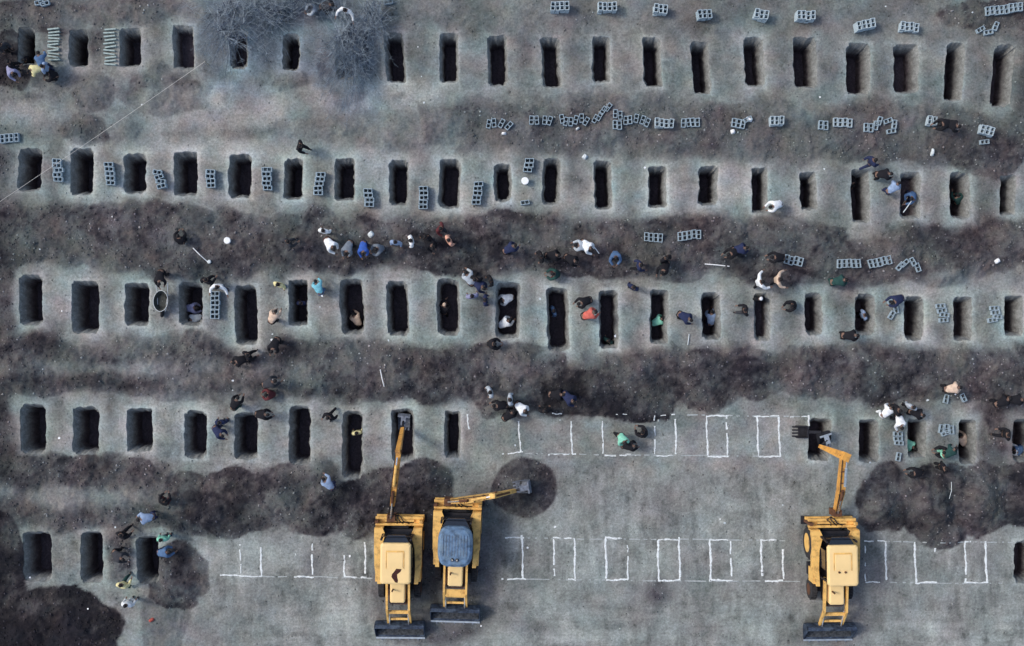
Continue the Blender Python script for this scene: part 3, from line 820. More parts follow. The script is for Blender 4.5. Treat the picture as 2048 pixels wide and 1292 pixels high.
# ------------------------------------------------------------------ backhoe loaders
M_yel = mat('yellow_paint', (0.82, 0.50, 0.15), 0.5, var=0.07, scale=3, rust=(0.28, 0.14, 0.05))
M_roof = mat('pale_yellow_roof', (0.86, 0.62, 0.29), 0.6, var=0.05, scale=2.0)
M_org = mat('orange_yellow_paint', (0.72, 0.36, 0.08), 0.5, var=0.10, scale=3, rust=(0.22, 0.10, 0.04))
M_rust = mat('rusty_steel', (0.12, 0.055, 0.030), 0.8, var=0.5, scale=5)
M_blk = mat('black_steel', (0.018, 0.018, 0.024), 0.6, var=0.4, scale=5)
M_dst = mat('worn_blue_steel', (0.026, 0.040, 0.070), 0.65, metal=0.1, var=0.7, scale=6, rust=(0.11, 0.15, 0.20))
M_edge = mat('bright_cutting_edge', (0.50, 0.56, 0.60), 0.4, metal=0.6, var=0.2, scale=8)
M_tyre = mat('tyre_rubber', (0.030, 0.030, 0.033), 0.9, var=0.3, scale=10)
M_glass = mat('dark_glass', (0.015, 0.02, 0.03), 0.12, var=0.1, spec=0.6)
M_rod = mat('chrome_rod', (0.8, 0.78, 0.76), 0.25, metal=0.8, var=0.05)
M_blueroof = mat('blue_roof', (0.10, 0.17, 0.27), 0.55, var=0.45, scale=5, rust=(0.17, 0.24, 0.30))
M_stain = mat('dark_oil_stain', (0.05, 0.014, 0.012), 0.8, var=0.3)
M_mesh_g = mat('grey_steel', (0.16, 0.18, 0.22), 0.6, metal=0.2, var=0.4, scale=8)

M_dirt = mat('bucket_earth', (0.050, 0.055, 0.062), 0.95, var=0.6, scale=9)
def wheel(parent, x, y, r_, wd, side, rimmat):
    M = Matrix.Translation((x, y, r_)) @ Matrix.Rotation(R(90), 4, 'Y')
    t = MB().lathe([(r_ * 0.58, -wd / 2), (r_ * 0.9, -wd / 2), (r_, -wd * 0.36), (r_, wd * 0.36), (r_ * 0.9, wd / 2), (r_ * 0.58, wd / 2)], 28, M)
    for k in range(22):     # tread lugs
        a = 2 * math.pi * k / 22
        Mk = M @ Matrix.Rotation(a, 4, 'Z') @ Matrix.Translation((r_, 0, 0))
        t.box(-0.03, 0.03, -0.035, 0.035, -wd * 0.42, 0.0 if k % 2 else wd * 0.42, Mk)
    to = t.build('tyre', M_tyre, parent)
    rm = MB().lathe([(r_ * 0.59, -wd * 0.52), (r_ * 0.5, -wd * 0.35), (r_ * 0.2, -wd * 0.3), (r_ * 0.2, wd * 0.3), (r_ * 0.5, wd * 0.35), (r_ * 0.59, wd * 0.52)], 24, M)
    rm.lathe([(r_ * 0.18, -wd * 0.5), (r_ * 0.18, wd * 0.5)], 12, M)
    rm.build('rim', rimmat, to)
    return to

def backhoe(px, py, rz, label, paint, roofm, boomspec, blue=False, orange=False, stain=False):
    """root at the rear axle, local +Y to the loader bucket; px, py = ground pixel of the rear axle"""
    gx_, gy_ = W(px, py)
    root = empty('backhoe_loader', (gx_, gy_, 0), R(180 + rz))
    tag(root, label, 'digger', 'yellow backhoe loaders on the undug plain')
    inv = (Matrix.Translation((gx_, gy_, 0)) @ Matrix.Rotation(R(180 + rz), 4, 'Z')).inverted()
    def P(p): # pixel + height -> local
        return inv @ Vector((*W(p[0], p[1], p[2]), p[2]))
    P_ = paint
    MB().box(-0.42, 0.42, -0.95, 2.9, 0.5, 0.92).box(-0.85, 0.85, -0.12, 0.12, 0.62, 0.9).box(-0.8, 0.8, 2.25, 2.45, 0.42, 0.62).build('chassis', M_blk, root)
    # rear frame with its sliding rails and stabilisers
    MB().box(-1.17, 1.17, -1.22, -1.08, 0.95, 1.12, ch=0.02).box(-1.17, 1.17, -1.22, -1.08, 0.40, 0.55).box(-0.72, 0.72, -1.07, -0.96, 0.42, 1.10).build('rear_frame', P_, root)
    MB().box(-1.17, 1.17, -0.90, -0.78, 0.98, 1.18, ch=0.02).box(-1.0, -0.7, -1.07, -0.9, 0.5, 1.0).box(0.7, 1.0, -1.07, -0.9, 0.5, 1.0).build('rear_beam', P_, root)
    MB().box(-0.95, 0.95, -1.06, -0.92, 0.6, 0.9).build('rail_plate', M_rust, root)
    for s in (-1, 1):
        lg = MB().box(s * 1.08 - 0.09, s * 1.08 + 0.09, -1.07, -0.92, 0.25, 1.42, ch=0.02).build('stabiliser', P_ if s < 0 else M_rust, root)
        MB().box(s * 1.08 - 0.2, s * 1.08 + 0.2, -1.2, -0.8, 0.10, 0.2).tube([(s * 1.08, -1, 0.18), (s * 1.08, -1, 0.4)], 0.05).build('foot_pad', M_blk, lg)
    for k in range(3):     # hoses on the frame
        MB().tube([(-0.5 + 0.3 * k, -0.88, 1.15), (-0.2 + 0.15 * k, -1.02, 1.26), (0.2 * k - 0.1, -1.18, 1.2), (0.05, -1.3, 1.1)], 0.028, 6).build('hose', M_blk, root, True)
    # wings over the rear wheels, cab floor between
    for s in (-1, 1):
        pts = [(0.74, -0.72), (1.16, -0.72), (1.16, 0.35), (1.12, 1.2), (0.98, 1.95), (0.80, 1.95), (0.84, 1.1), (0.80, 0.2), (0.62, -0.45)]
        if s < 0: pts = [(-x, y) for x, y in pts][::-1]
        mb = MB().prism(pts, 1.62, 1.70).box(min(s * 1.12, s * 1.15), max(s * 1.12, s * 1.15), -0.7, 1.1, 1.35, 1.62)
        # skirts
        MB().box(s * 0.80 - 0.02, s * 0.80 + 0.02, -0.4, 1.7, 0.8, 1.60).build('inner_guard', M_blk, root)
        mb.box(min(s * 0.82, s * 1.1), max(s * 0.82, s * 1.1), 1.15, 1.85, 0.75, 1.62)
        mb.box(min(s * 0.74, s * 1.16), max(s * 0.74, s * 1.16), -0.76, -0.7, 1.1, 1.62)
        mb.build('wing', P_, root)
        MB().box(min(s * 0.84, s * 1.12), max(s * 0.84, s * 1.12), 1.0, 1.6, 0.45, 0.75).build('step', M_blk, root)
    MB().box(-0.78, 0.78, -0.62, 1.7, 0.92, 1.18).build('cab_floor', M_blk, root)
    st_ = MB().box(-0.25, 0.25, 0.2, 0.65, 1.2, 1.55, ch=0.04).box(-0.25, 0.25, 0.1, 0.22, 1.5, 2.05).build('seat', M_blk, root)
    MB().tube([(0, 1.15, 1.2), (0, 1.05, 1.75)], 0.04).lathe([(0.19, 0.0), (0.22, 0.015), (0.19, 0.03)], 16, Matrix.Translation((0, 1.05, 1.75))).build('steering_wheel', M_blk, root)
    for s in (-1, 1):
        for yy in (-0.5, 0.6, 1.55):
            MB().beam((s * 0.74, yy, 1.15), (s * 0.70, yy + (0.12 if yy < 0 else -0.05), 2.68), 0.08, 0.08).build('cab_post', M_blk, root)
        MB().beam((s * 0.755, 0.05, 1.92), (s * 0.755, 0.99, 1.92), 0.012, 1.2).build('side_window', M_glass, root)
    MB().beam((-0.68, -0.50, 1.9), (0.68, -0.50, 1.9), 0.015, 1.3).build('rear_window', M_glass, root)
    MB().beam((-0.68, 1.56, 1.9), (0.68, 1.56, 1.9), 0.015, 1.3).build('windscreen', M_glass, root)
    # sloping dark visor behind the roof
    MB().add([(-0.66, -0.16, 2.66), (0.66, -0.16, 2.66), (0.42, -0.56, 2.44), (-0.42, -0.56, 2.44), (-0.66, -0.16, 2.60), (0.66, -0.16, 2.60), (0.42, -0.56, 2.38), (-0.42, -0.56, 2.38)],
             [(0, 3, 2, 1), (4, 5, 6, 7), (0, 1, 5, 4), (1, 2, 6, 5), (2, 3, 7, 6), (3, 0, 4, 7)]).build('visor', M_glass, root)
    if blue:
        def rr(x, y, e):   # rounded roof outline
            out = []
            for k in range(28):
                t = 2 * math.pi * k / 28
                c, s = math.cos(t), math.sin(t)
                out.append((x * (abs(c) ** 0.55) * (1 if c > 0 else -1), 0.72 + y * (abs(s) ** 0.6) * (1 if s > 0 else -1)))
            return out
        A0, A1, A2 = rr(0.84, 0.98, 0), rr(0.82, 0.96, 0), rr(0.70, 0.84, 0)
        vs = [(x, y, 2.62) for x, y in A0] + [(x, y, 2.80) for x, y in A1] + [(x, y, 2.90) for x, y in A2] + [(x * 0.5, 0.72 + (y - 0.72) * 0.5, 2.93) for x, y in A2]
        n = 28
        fs = [tuple(range(n - 1, -1, -1)), tuple(range(3 * n, 4 * n))]
        for k in range(3):
            fs += [(k * n + i, k * n + (i + 1) % n, (k + 1) * n + (i + 1) % n, (k + 1) * n + i) for i in range(n)]
        rf = MB().add(vs, fs).build('cab_roof', roofm, root)
        for k in range(9):
            MB().box(-0.56 + 0.14 * k, -0.545 + 0.14 * k, 0.15, 1.15, 2.925, 2.945).build('rib', M_mesh_g, rf)
        for s in (-1, 1):
            MB().lathe([(0.05, 2.92), (0.045, 3.02), (0.02, 3.05)], 12, Matrix.Translation((s * 0.11, 1.32, 0))).build('lamp', M_rod, rf)
            MB().lathe([(0.08, 2.92), (0.08, 2.95)], 12, Matrix.Translation((s * 0.11, 1.32, 0))).build('lamp_base', M_blk, rf)
    else:
        rf = MB().box(-0.73, 0.73, -0.25, 1.70, 2.66, 2.84, ch=0.09).build('cab_roof', roofm, root)
        # raised hatch with a groove round it
        MB().box(-0.40, 0.44, 0.10, 0.16, 2.84, 2.86).box(-0.42, -0.39, 0.16, 0.95, 2.84, 2.855).box(0.42, 0.45, 0.16, 0.95, 2.84, 2.855).build('hatch_frame', P_, rf)
        MB().box(-0.36, 0.38, 0.18, 0.92, 2.84, 2.868, ch=0.01).build('hatch', roofm, rf)
        if not stain:
            for s in (-1, 1):
                MB().lathe([(0.055, 2.84), (0.05, 2.90), (0.02, 2.92)], 10, Matrix.Translation((s * 0.15 + 0.05, 1.02, 0))).build('vent_cap', M_rust, rf)
        else:
            r_ = random.Random(4)
            pl = []
            path = [(-0.18, 0.95, 0.13), (-0.10, 1.08, 0.14), (0.02, 1.2, 0.12), (0.05, 1.34, 0.13), (-0.02, 1.48, 0.10), (-0.05, 1.6, 0.05)]
            for x, y, r2 in path: pl.append((x + 1.0 * r2 * (1 + 0.2 * r_.random()), y))
            for x, y, r2 in path[::-1]: pl.append((x - r2 * (0.8 + 0.4 * r_.random()), y + 0.02))
            MB().prism(pl, 2.842, 2.846).build('oil_stain', M_stain, rf)
    # bonnet and front
    hd = MB().box(-0.36, 0.36, 1.74, 2.86, 1.10, 1.74, ch=0.06).build('bonnet', M_roof, root)
    MB().tube([(0.22, 2.2, 1.7), (0.22, 2.2, 2.15)], 0.04, 8).build('exhaust', M_rust, hd)
    MB().box(-0.36, 0.36, 2.865, 2.93, 0.8, 1.6).build('grille', M_blk, root)
    MB().box(-0.40, 0.40, 2.94, 3.05, 0.7, 1.25).build('front_guard', M_rust, root)
    for s in (-1, 1):
        x = s * 0.54
        arm = MB().beam((x, 1.55, 1.62), (x, 3.25, 1.42), 0.10, 0.22).beam((x, 3.2, 1.46), (x * 1.02, 4.18, 0.52), 0.10, 0.22, 0.09, 0.16)
        ao = arm.build('loader_arm', P_, root)
        MB().beam((x * 0.74, 1.9, 0.98), (x * 0.8, 3.0, 1.18), 0.07, 0.07).build('lift_cylinder', M_rust, ao)
        MB().tube([(x * 0.86, 3.25, 1.3), (x * 0.86, 4.15, 0.75)], 0.035, 8).build('tilt_rod', M_rod, ao)
    MB().beam((-0.5, 3.42, 1.24), (0.5, 3.42, 1.24), 0.16, 0.10).build('cross_tube', P_, root)
    MB().beam((-0.5, 3.86, 0.84), (0.5, 3.86, 0.84), 0.10, 0.10).build('cross_bar', P_, root)
    if blue: MB().beam((-0.5, 3.24, 1.42), (0.5, 3.24, 1.42), 0.34, 0.05).build('guard_plate', M_yel, root)
    # loader bucket: bent plate
    prof = [(4.98, 0.06), (4.35, 0.05), (4.16, 0.16), (4.10, 0.50), (4.22, 0.86), (4.34, 0.92)]
    vs, fs = [], []
    for s in (-1.2, 1.2):
        vs += [(s, y, z) for y, z in prof] + [(s, y - 0.03 if i else y, z - 0.03 if i < 3 else z) for i, (y, z) in enumerate(prof)]
    n = len(prof)
    for i in range(n - 1):
        fs += [(i, i + 1, 2 * n + i + 1, 2 * n + i)[::-1], (n + i, n + i + 1, 3 * n + i + 1, 3 * n + i)]
    fs += [(0, n, 3 * n, 2 * n), (n - 1, 3 * n - 1, 4 * n - 1, 2 * n - 1)]
    bk = MB().add(vs, fs).build('loader_bucket', M_dst, root)
    for s in (-1, 1):
        q = [(y, z) for y, z in prof]
        v2 = [(s * 1.2, y, z) for y, z in q] + [(s * 1.23, y, z) for y, z in q]
        f2 = [tuple(range(n)), tuple(range(2 * n - 1, n - 1, -1))] + [(i, n + i, n + (i + 1) % n, (i + 1) % n) for i in range(n)]
        MB().add(v2, f2).build('side_plate', M_dst, bk)
    MB().box(-1.22, 1.22, 4.98, 5.06, 0.035, 0.085).build('cutting_edge', M_edge, bk)
    for k in range(5):
        MB().box(-0.9 + k * 0.45, -0.84 + k * 0.45, 5.06, 5.14, 0.04, 0.075).build('tooth', M_mesh_g, bk)
    r_ = random.Random(int(px))
    sv, sf = [], []
    for i in range(15):
        for j in range(6):
            u, v = i / 14 * 2 - 1, j / 5
            sv.append((u * 1.15, 4.24 + v * 0.62, 0.09 + 0.20 * (1 - u * u) ** 0.5 * (1 - abs(2 * v - 0.7) * 0.6) * r_.uniform(0.3, 1.0)))
    sf = [(i * 6 + j, (i + 1) * 6 + j, (i + 1) * 6 + j + 1, i * 6 + j + 1) for i in range(14) for j in range(5)]
    MB().add(sv, sf).build('bucket_earth', M_dirt, bk)
    for s in (-1, 1):
        wheel(root, s * 0.95, 0.0, 0.80, 0.44, s, P_)
        wheel(root, s * 0.88, 2.35, 0.50, 0.32, s, M_rust)
    # ---- backhoe: points given as photo pixels with heights
    sp = boomspec
    foot, peak, wrist, bkt = P(sp['foot']), P(sp['peak']), P(sp['wrist']), P(sp['bucket'])
    kp = MB().box(-0.2, 0.2, -0.16, 0.16, -0.42, 0.42, Matrix.Translation(foot + Vector((0, 0.02, -0.1)))).build('kingpost', M_rust, root)
    mid = foot.lerp(peak, 0.42) + Vector((0, 0, 0.28))
    low = foot.lerp(mid, sp.get('dark', 0.0))
    bm = MB().beam(mid, peak, 0.29, 0.46, 0.25, 0.30)
    bm.beam(low, mid + (mid - foot).normalized() * 0.06, 0.22, 0.30, 0.285, 0.45)
    bo = bm.build('boom', sp['paint'], root)
    if sp.get('dark'): MB().beam(foot, low, 0.16, 0.24, 0.2, 0.28).build('boom_foot', M_blk, bo)
    d = (peak - foot).normalized(); sd_ = d.cross(Vector((0, 0, 1))).normalized()
    c0 = foot + Vector((0, 0, 0.32)); c1 = mid + Vector((0, 0, 0.34))
    MB().tube([c0, c0.lerp(c1, 0.75)], 0.045, 8).build('cylinder_rod', M_rod, bo)
    MB().tube([c0.lerp(c1, 0.6), c1], 0.075, 8).build('hydraulic_cylinder', M_rust, bo)
    c2 = foot.lerp(peak, 0.5) + Vector((0, 0, 0.58)) + sd_ * sp.get('off', 0.0); c3 = peak + Vector((0, 0, 0.30)) - d * 0.1 + sd_ * sp.get('off', 0.0)
    MB().tube([c2, c2.lerp(c3, 0.65)], 0.07, 8).build('hydraulic_cylinder', sp['cyl'], bo)
    MB().tube([c2.lerp(c3, 0.6), c3], 0.04, 8).build('cylinder_rod', M_rod, bo)
    for f in (0.35, 0.55, 0.75):
        q = foot.lerp(peak, f) + Vector((0, 0, 0.5 if f < .6 else .42))
        MB().beam(q - sd_ * 0.15, q + sd_ * 0.15, 0.05, 0.05).build('hose_clamp', M_rust, bo)
    MB().tube([foot + Vector((0, 0, .4)) - sd_ * 0.1, mid + Vector((0, 0, .3)) - sd_ * 0.12, peak + Vector((0, 0, .22)) - sd_ * 0.1, peak.lerp(wrist, 0.5) + Vector((0, 0, .2)) - sd_ * 0.08], 0.022, 6).build('hose', M_blk, bo, True)
    ex = peak + (peak - wrist).normalized() * 0.35
    do = MB().beam(ex, wrist, sp.get('dw', 0.22), 0.34, 0.17, 0.2).build('dipper', sp['paint'], root)
    MB().tube([peak + Vector((0, 0, .28)), peak.lerp(wrist, 0.7) + Vector((0, 0, .22))], 0.055, 8).build('hydraulic_cylinder', M_rust, do)
    MB().lathe([(0.07, -0.17), (0.07, 0.17)], 10, Matrix.Translation(peak) @ sd_.to_track_quat('Z', 'Y').to_matrix().to_4x4()).build('pivot_pin', M_rust, do)
    # digging bucket: curved plate with sides and teeth, mouth towards the machine
    dd = (wrist - foot); dd.z = 0; dd.normalize()
    if 'dir' in sp: dd = Vector(sp['dir']).normalized()
    Q = Matrix.Translation(bkt) @ dd.to_track_quat('Y', 'Z').to_matrix().to_4x4()
    pf = [(0.30, 0.42), (0.42, 0.18), (0.40, -0.12), (0.22, -0.34), (-0.05, -0.42), (-0.32, -0.36)]
    n = len(pf); vs = []; fs = []
    hw = 0.30
    for s in (-hw, hw):
        vs += [Q @ Vector((s, y, z)) for y, z in pf] + [Q @ Vector((s, y * 0.92, z * 0.92)) for y, z in pf]
    for i in range(n - 1):
        fs += [(i, i + 1, 2 * n + i + 1, 2 * n + i), (n + i, n + i + 1, 3 * n + i + 1, 3 * n + i)[::-1]]
    fs += [(0, n, 3 * n, 2 * n), (n - 1, 2 * n - 1, 4 * n - 1, 3 * n - 1)]
    for o_ in (0, 2 * n):
        fs.append(tuple(o_ + i for i in range(n)))
    db = MB().add(vs, fs).build('digging_bucket', sp['bmat'], root)
    for k in range(4):
        MB().box(-0.28 + 0.16 * k, -0.20 + 0.16 * k, -0.46, -0.32, -0.40, -0.34, Q).build('tooth', M_mesh_g, db)
    MB().box(-0.12, 0.12, -0.15, 0.3, 0.40, 0.48, Q).box(-0.3, 0.3, 0.24, 0.32, 0.38, 0.46, Q).build('bucket_linkage', sp['lmat'], db)
    top = Q @ Vector((0, 0.05, 0.44))
    MB().tube([wrist, top], 0.06, 8).build('link_rod', M_blk, db)
    return root

roof_y = M_yel
backhoe(803, 1074, -0.5, 'yellow backhoe loader with an oil stained pale roof, leftmost of three, digging the fourth row', M_yel, M_roof,
        dict(foot=(783, 1034, 1.0), peak=(797, 902, 3.0), wrist=(805, 858, 0.5), bucket=(808, 843, -0.45), paint=M_org, dark=0.5, cyl=M_yel, bmat=M_mesh_g, lmat=M_mesh_g), stain=True)
backhoe(917, 1042, -1.8, 'yellow backhoe loader with blue rounded cab roof and boom swung out to the right', M_yel, M_blueroof,
        dict(foot=(897, 1002, 1.0), peak=(992, 990, 2.3), wrist=(1030, 981, 0.95), bucket=(1045, 974, 0.72), paint=M_yel, cyl=M_yel, off=0.0, bmat=M_mesh_g, lmat=M_mesh_g), blue=True)
backhoe(1652, 1078, 0.8, 'yellow-orange backhoe loader on the right with plain pale roof and left wheels showing', M_yel, M_roof,
        dict(foot=(1672, 1024, 1.0), peak=(1687, 912, 3.3), wrist=(1641, 893, 0.75), bucket=(1650, 880, 0.35), paint=M_org, cyl=M_edge, off=0.08, bmat=M_blk, lmat=M_edge, dir=(0.3, -1, 0), dw=0.40))
# the spare black bucket left of the digger pit
x, y = W(1603, 864, 0.3)
rt = empty('spare_bucket', (x, y, gz(x, y)), R(90))
tag(rt, 'black toothed digging bucket lying left of the pit under the right-hand digger', 'digger bucket')
bd = MB().box(-0.28, 0.28, -0.28, 0.10, 0.0, 0.06).box(-0.28, 0.28, -0.32, -0.26, 0.0, 0.42).box(-0.3, -0.26, -0.3, 0.25, 0.0, 0.4).box(0.26, 0.3, -0.3, 0.25, 0.0, 0.4).build('bucket_shell', M_blk, rt)
for k in range(4): MB().box(-0.27 + 0.155 * k, -0.20 + 0.155 * k, 0.10, 0.40, 0.0, 0.06).build('tooth', M_blk, rt)
MB().beam((0, -0.3, 0.3), (0, -0.95, 0.35), 0.14, 0.14).build('shank', M_blk, rt)

# ------------------------------------------------------------------ people
M_skin = mat('skin', (0.20, 0.125, 0.095), 0.6, var=0.06)
M_hair = mat('black_hair', (0.012, 0.011, 0.013), 0.7, var=0.2)
M_shoe = mat('dark_shoes', (0.02, 0.02, 0.022), 0.7)
CL = {'white': (0.80, 0.83, 0.85), 'pale grey': (0.42, 0.47, 0.52), 'grey': (0.17, 0.20, 0.24), 'black': (0.010, 0.010, 0.014), 'navy': (0.020, 0.028, 0.075),
      'blue': (0.04, 0.11, 0.42), 'light blue': (0.25, 0.34, 0.50), 'cyan': (0.20, 0.52, 0.62), 'salmon': (0.80, 0.42, 0.30), 'tan': (0.62, 0.47, 0.36), 'red': (0.55, 0.13, 0.10),
      'green': (0.25, 0.62, 0.46), 'dark green': (0.02, 0.06, 0.055), 'violet': (0.26, 0.27, 0.42), 'maroon': (0.10, 0.025, 0.03), 'yellow': (0.75, 0.68, 0.36), 'steel blue': (0.08, 0.15, 0.28), 'dark grey': (0.04, 0.042, 0.05)}
CM = {k: mat(k.replace(' ', '_') + '_cloth', v, 0.9, var=0.18, scale=7) for k, v in CL.items()}

def J(p):   # joints for a pose: facing +Y
    d = dict(pel=(0, 0, .95), spi=(0, .01, 1.14), che=(0, .0, 1.34), nec=(0, .0, 1.50), jaw=(0, .03, 1.58), crn=(0, .01, 1.68),
             shL=(-.19, 0, 1.42), elL=(-.26, .0, 1.14), wrL=(-.25, .12, .90), shR=(.19, 0, 1.42), elR=(.26, .0, 1.14), wrR=(.25, .12, .90),
             hpL=(-.10, 0, .90), knL=(-.11, .03, .49), anL=(-.11, -.02, .09), toL=(-.12, .14, .04), hpR=(.10, 0, .90), knR=(.11, .03, .49), anR=(.11, -.02, .09), toR=(.12, .14, .04))
    P = dict(
     standing={},
     walking=dict(knL=(-.11, .22, .52), anL=(-.11, .26, .10), toL=(-.12, .42, .05), knR=(.11, -.06, .49), anR=(.11, -.36, .16), toR=(.12, -.22, .05), elL=(-.27, -.12, 1.15), wrL=(-.25, -.20, .92), elR=(.27, .10, 1.15), wrR=(.24, .32, 1.0), nec=(0, .05, 1.49), jaw=(0, .09, 1.57), crn=(0, .08, 1.67)),
     bending=dict(pel=(0, -.18, .88), spi=(0, -.02, 1.02), che=(0, .2, 1.14), nec=(0, .35, 1.18), jaw=(0, .43, 1.16), crn=(0, .51, 1.22), shL=(-.19, .27, 1.16), shR=(.19, .27, 1.16), elL=(-.25, .38, .90), elR=(.25, .40, .92), wrL=(-.14, .52, .68), wrR=(.14, .62, .74), hpL=(-.1, -.18, .84), hpR=(.1, -.18, .84), knL=(-.14, .02, .46), knR=(.14, .06, .47), anL=(-.15, -.1, .09), anR=(.15, -.04, .09), toL=(-.16, .06, .04), toR=(.16, .12, .04)),
     crouching=dict(pel=(0, -.16, .34), spi=(0, -.08, .52), che=(0, .04, .72), nec=(0, .12, .87), jaw=(0, .17, .94), crn=(0, .17, 1.04), shL=(-.19, .06, .80), shR=(.19, .06, .80), elL=(-.27, .26, .62), elR=(.27, .26, .62), wrL=(-.12, .44, .50), wrR=(.12, .46, .46), hpL=(-.1, -.14, .32), hpR=(.1, -.14, .32), knL=(-.18, .24, .50), knR=(.18, .24, .50), anL=(-.15, .0, .09), anR=(.15, .0, .09), toL=(-.17, .16, .04), toR=(.17, .16, .04)),
     digging=dict(pel=(0, -.10, .90), spi=(0, .0, 1.08), che=(0, .14, 1.26), nec=(0, .24, 1.36), jaw=(0, .30, 1.40), crn=(0, .36, 1.48), shL=(-.18, .2, 1.30), shR=(.19, .14, 1.32), elL=(-.2, .42, 1.10), elR=(.30, .30, 1.10), wrL=(-.02, .62, 1.02), wrR=(.10, .42, .92), hpL=(-.1, -.10, .86), hpR=(.1, -.10, .86), knL=(-.16, .18, .50), anL=(-.17, .18, .09), toL=(-.18, .34, .04), knR=(.14, -.08, .47), anR=(.18, -.26, .10), toR=(.2, -.12, .04)),
     reaching=dict(shL=(-.20, .04, 1.42), elL=(-.40, .16, 1.26), wrL=(-.48, .36, 1.14), shR=(.20, .04, 1.42), elR=(.38, .20, 1.26), wrR=(.40, .42, 1.18), nec=(0, .06, 1.49), jaw=(0, .11, 1.57), crn=(0, .10, 1.67), knL=(-.14, .1, .5), anL=(-.2, .1, .09), toL=(-.22, .26, .04), anR=(.2, -.1, .09), toR=(.22, .06, .04)),
     sitting=dict(pel=(0, -.1, .16), spi=(0, -.1, .34), che=(0, -.04, .54), nec=(0, .02, .70), jaw=(0, .06, .78), crn=(0, .05, .88), shL=(-.19, -.02, .62), shR=(.19, -.02, .62), elL=(-.26, .1, .40), elR=(.26, .1, .40), wrL=(-.16, .32, .40), wrR=(.16, .32, .42), hpL=(-.1, -.06, .14), hpR=(.1, -.06, .14), knL=(-.14, .32, .44), knR=(.16, .30, .46), anL=(-.14, .46, .09), anR=(.16, .44, .09), toL=(-.15, .62, .05), toR=(.17, .60, .05)),
    )[p]
    d.update(P)
    return {k: Vector(v) for k, v in d.items()}

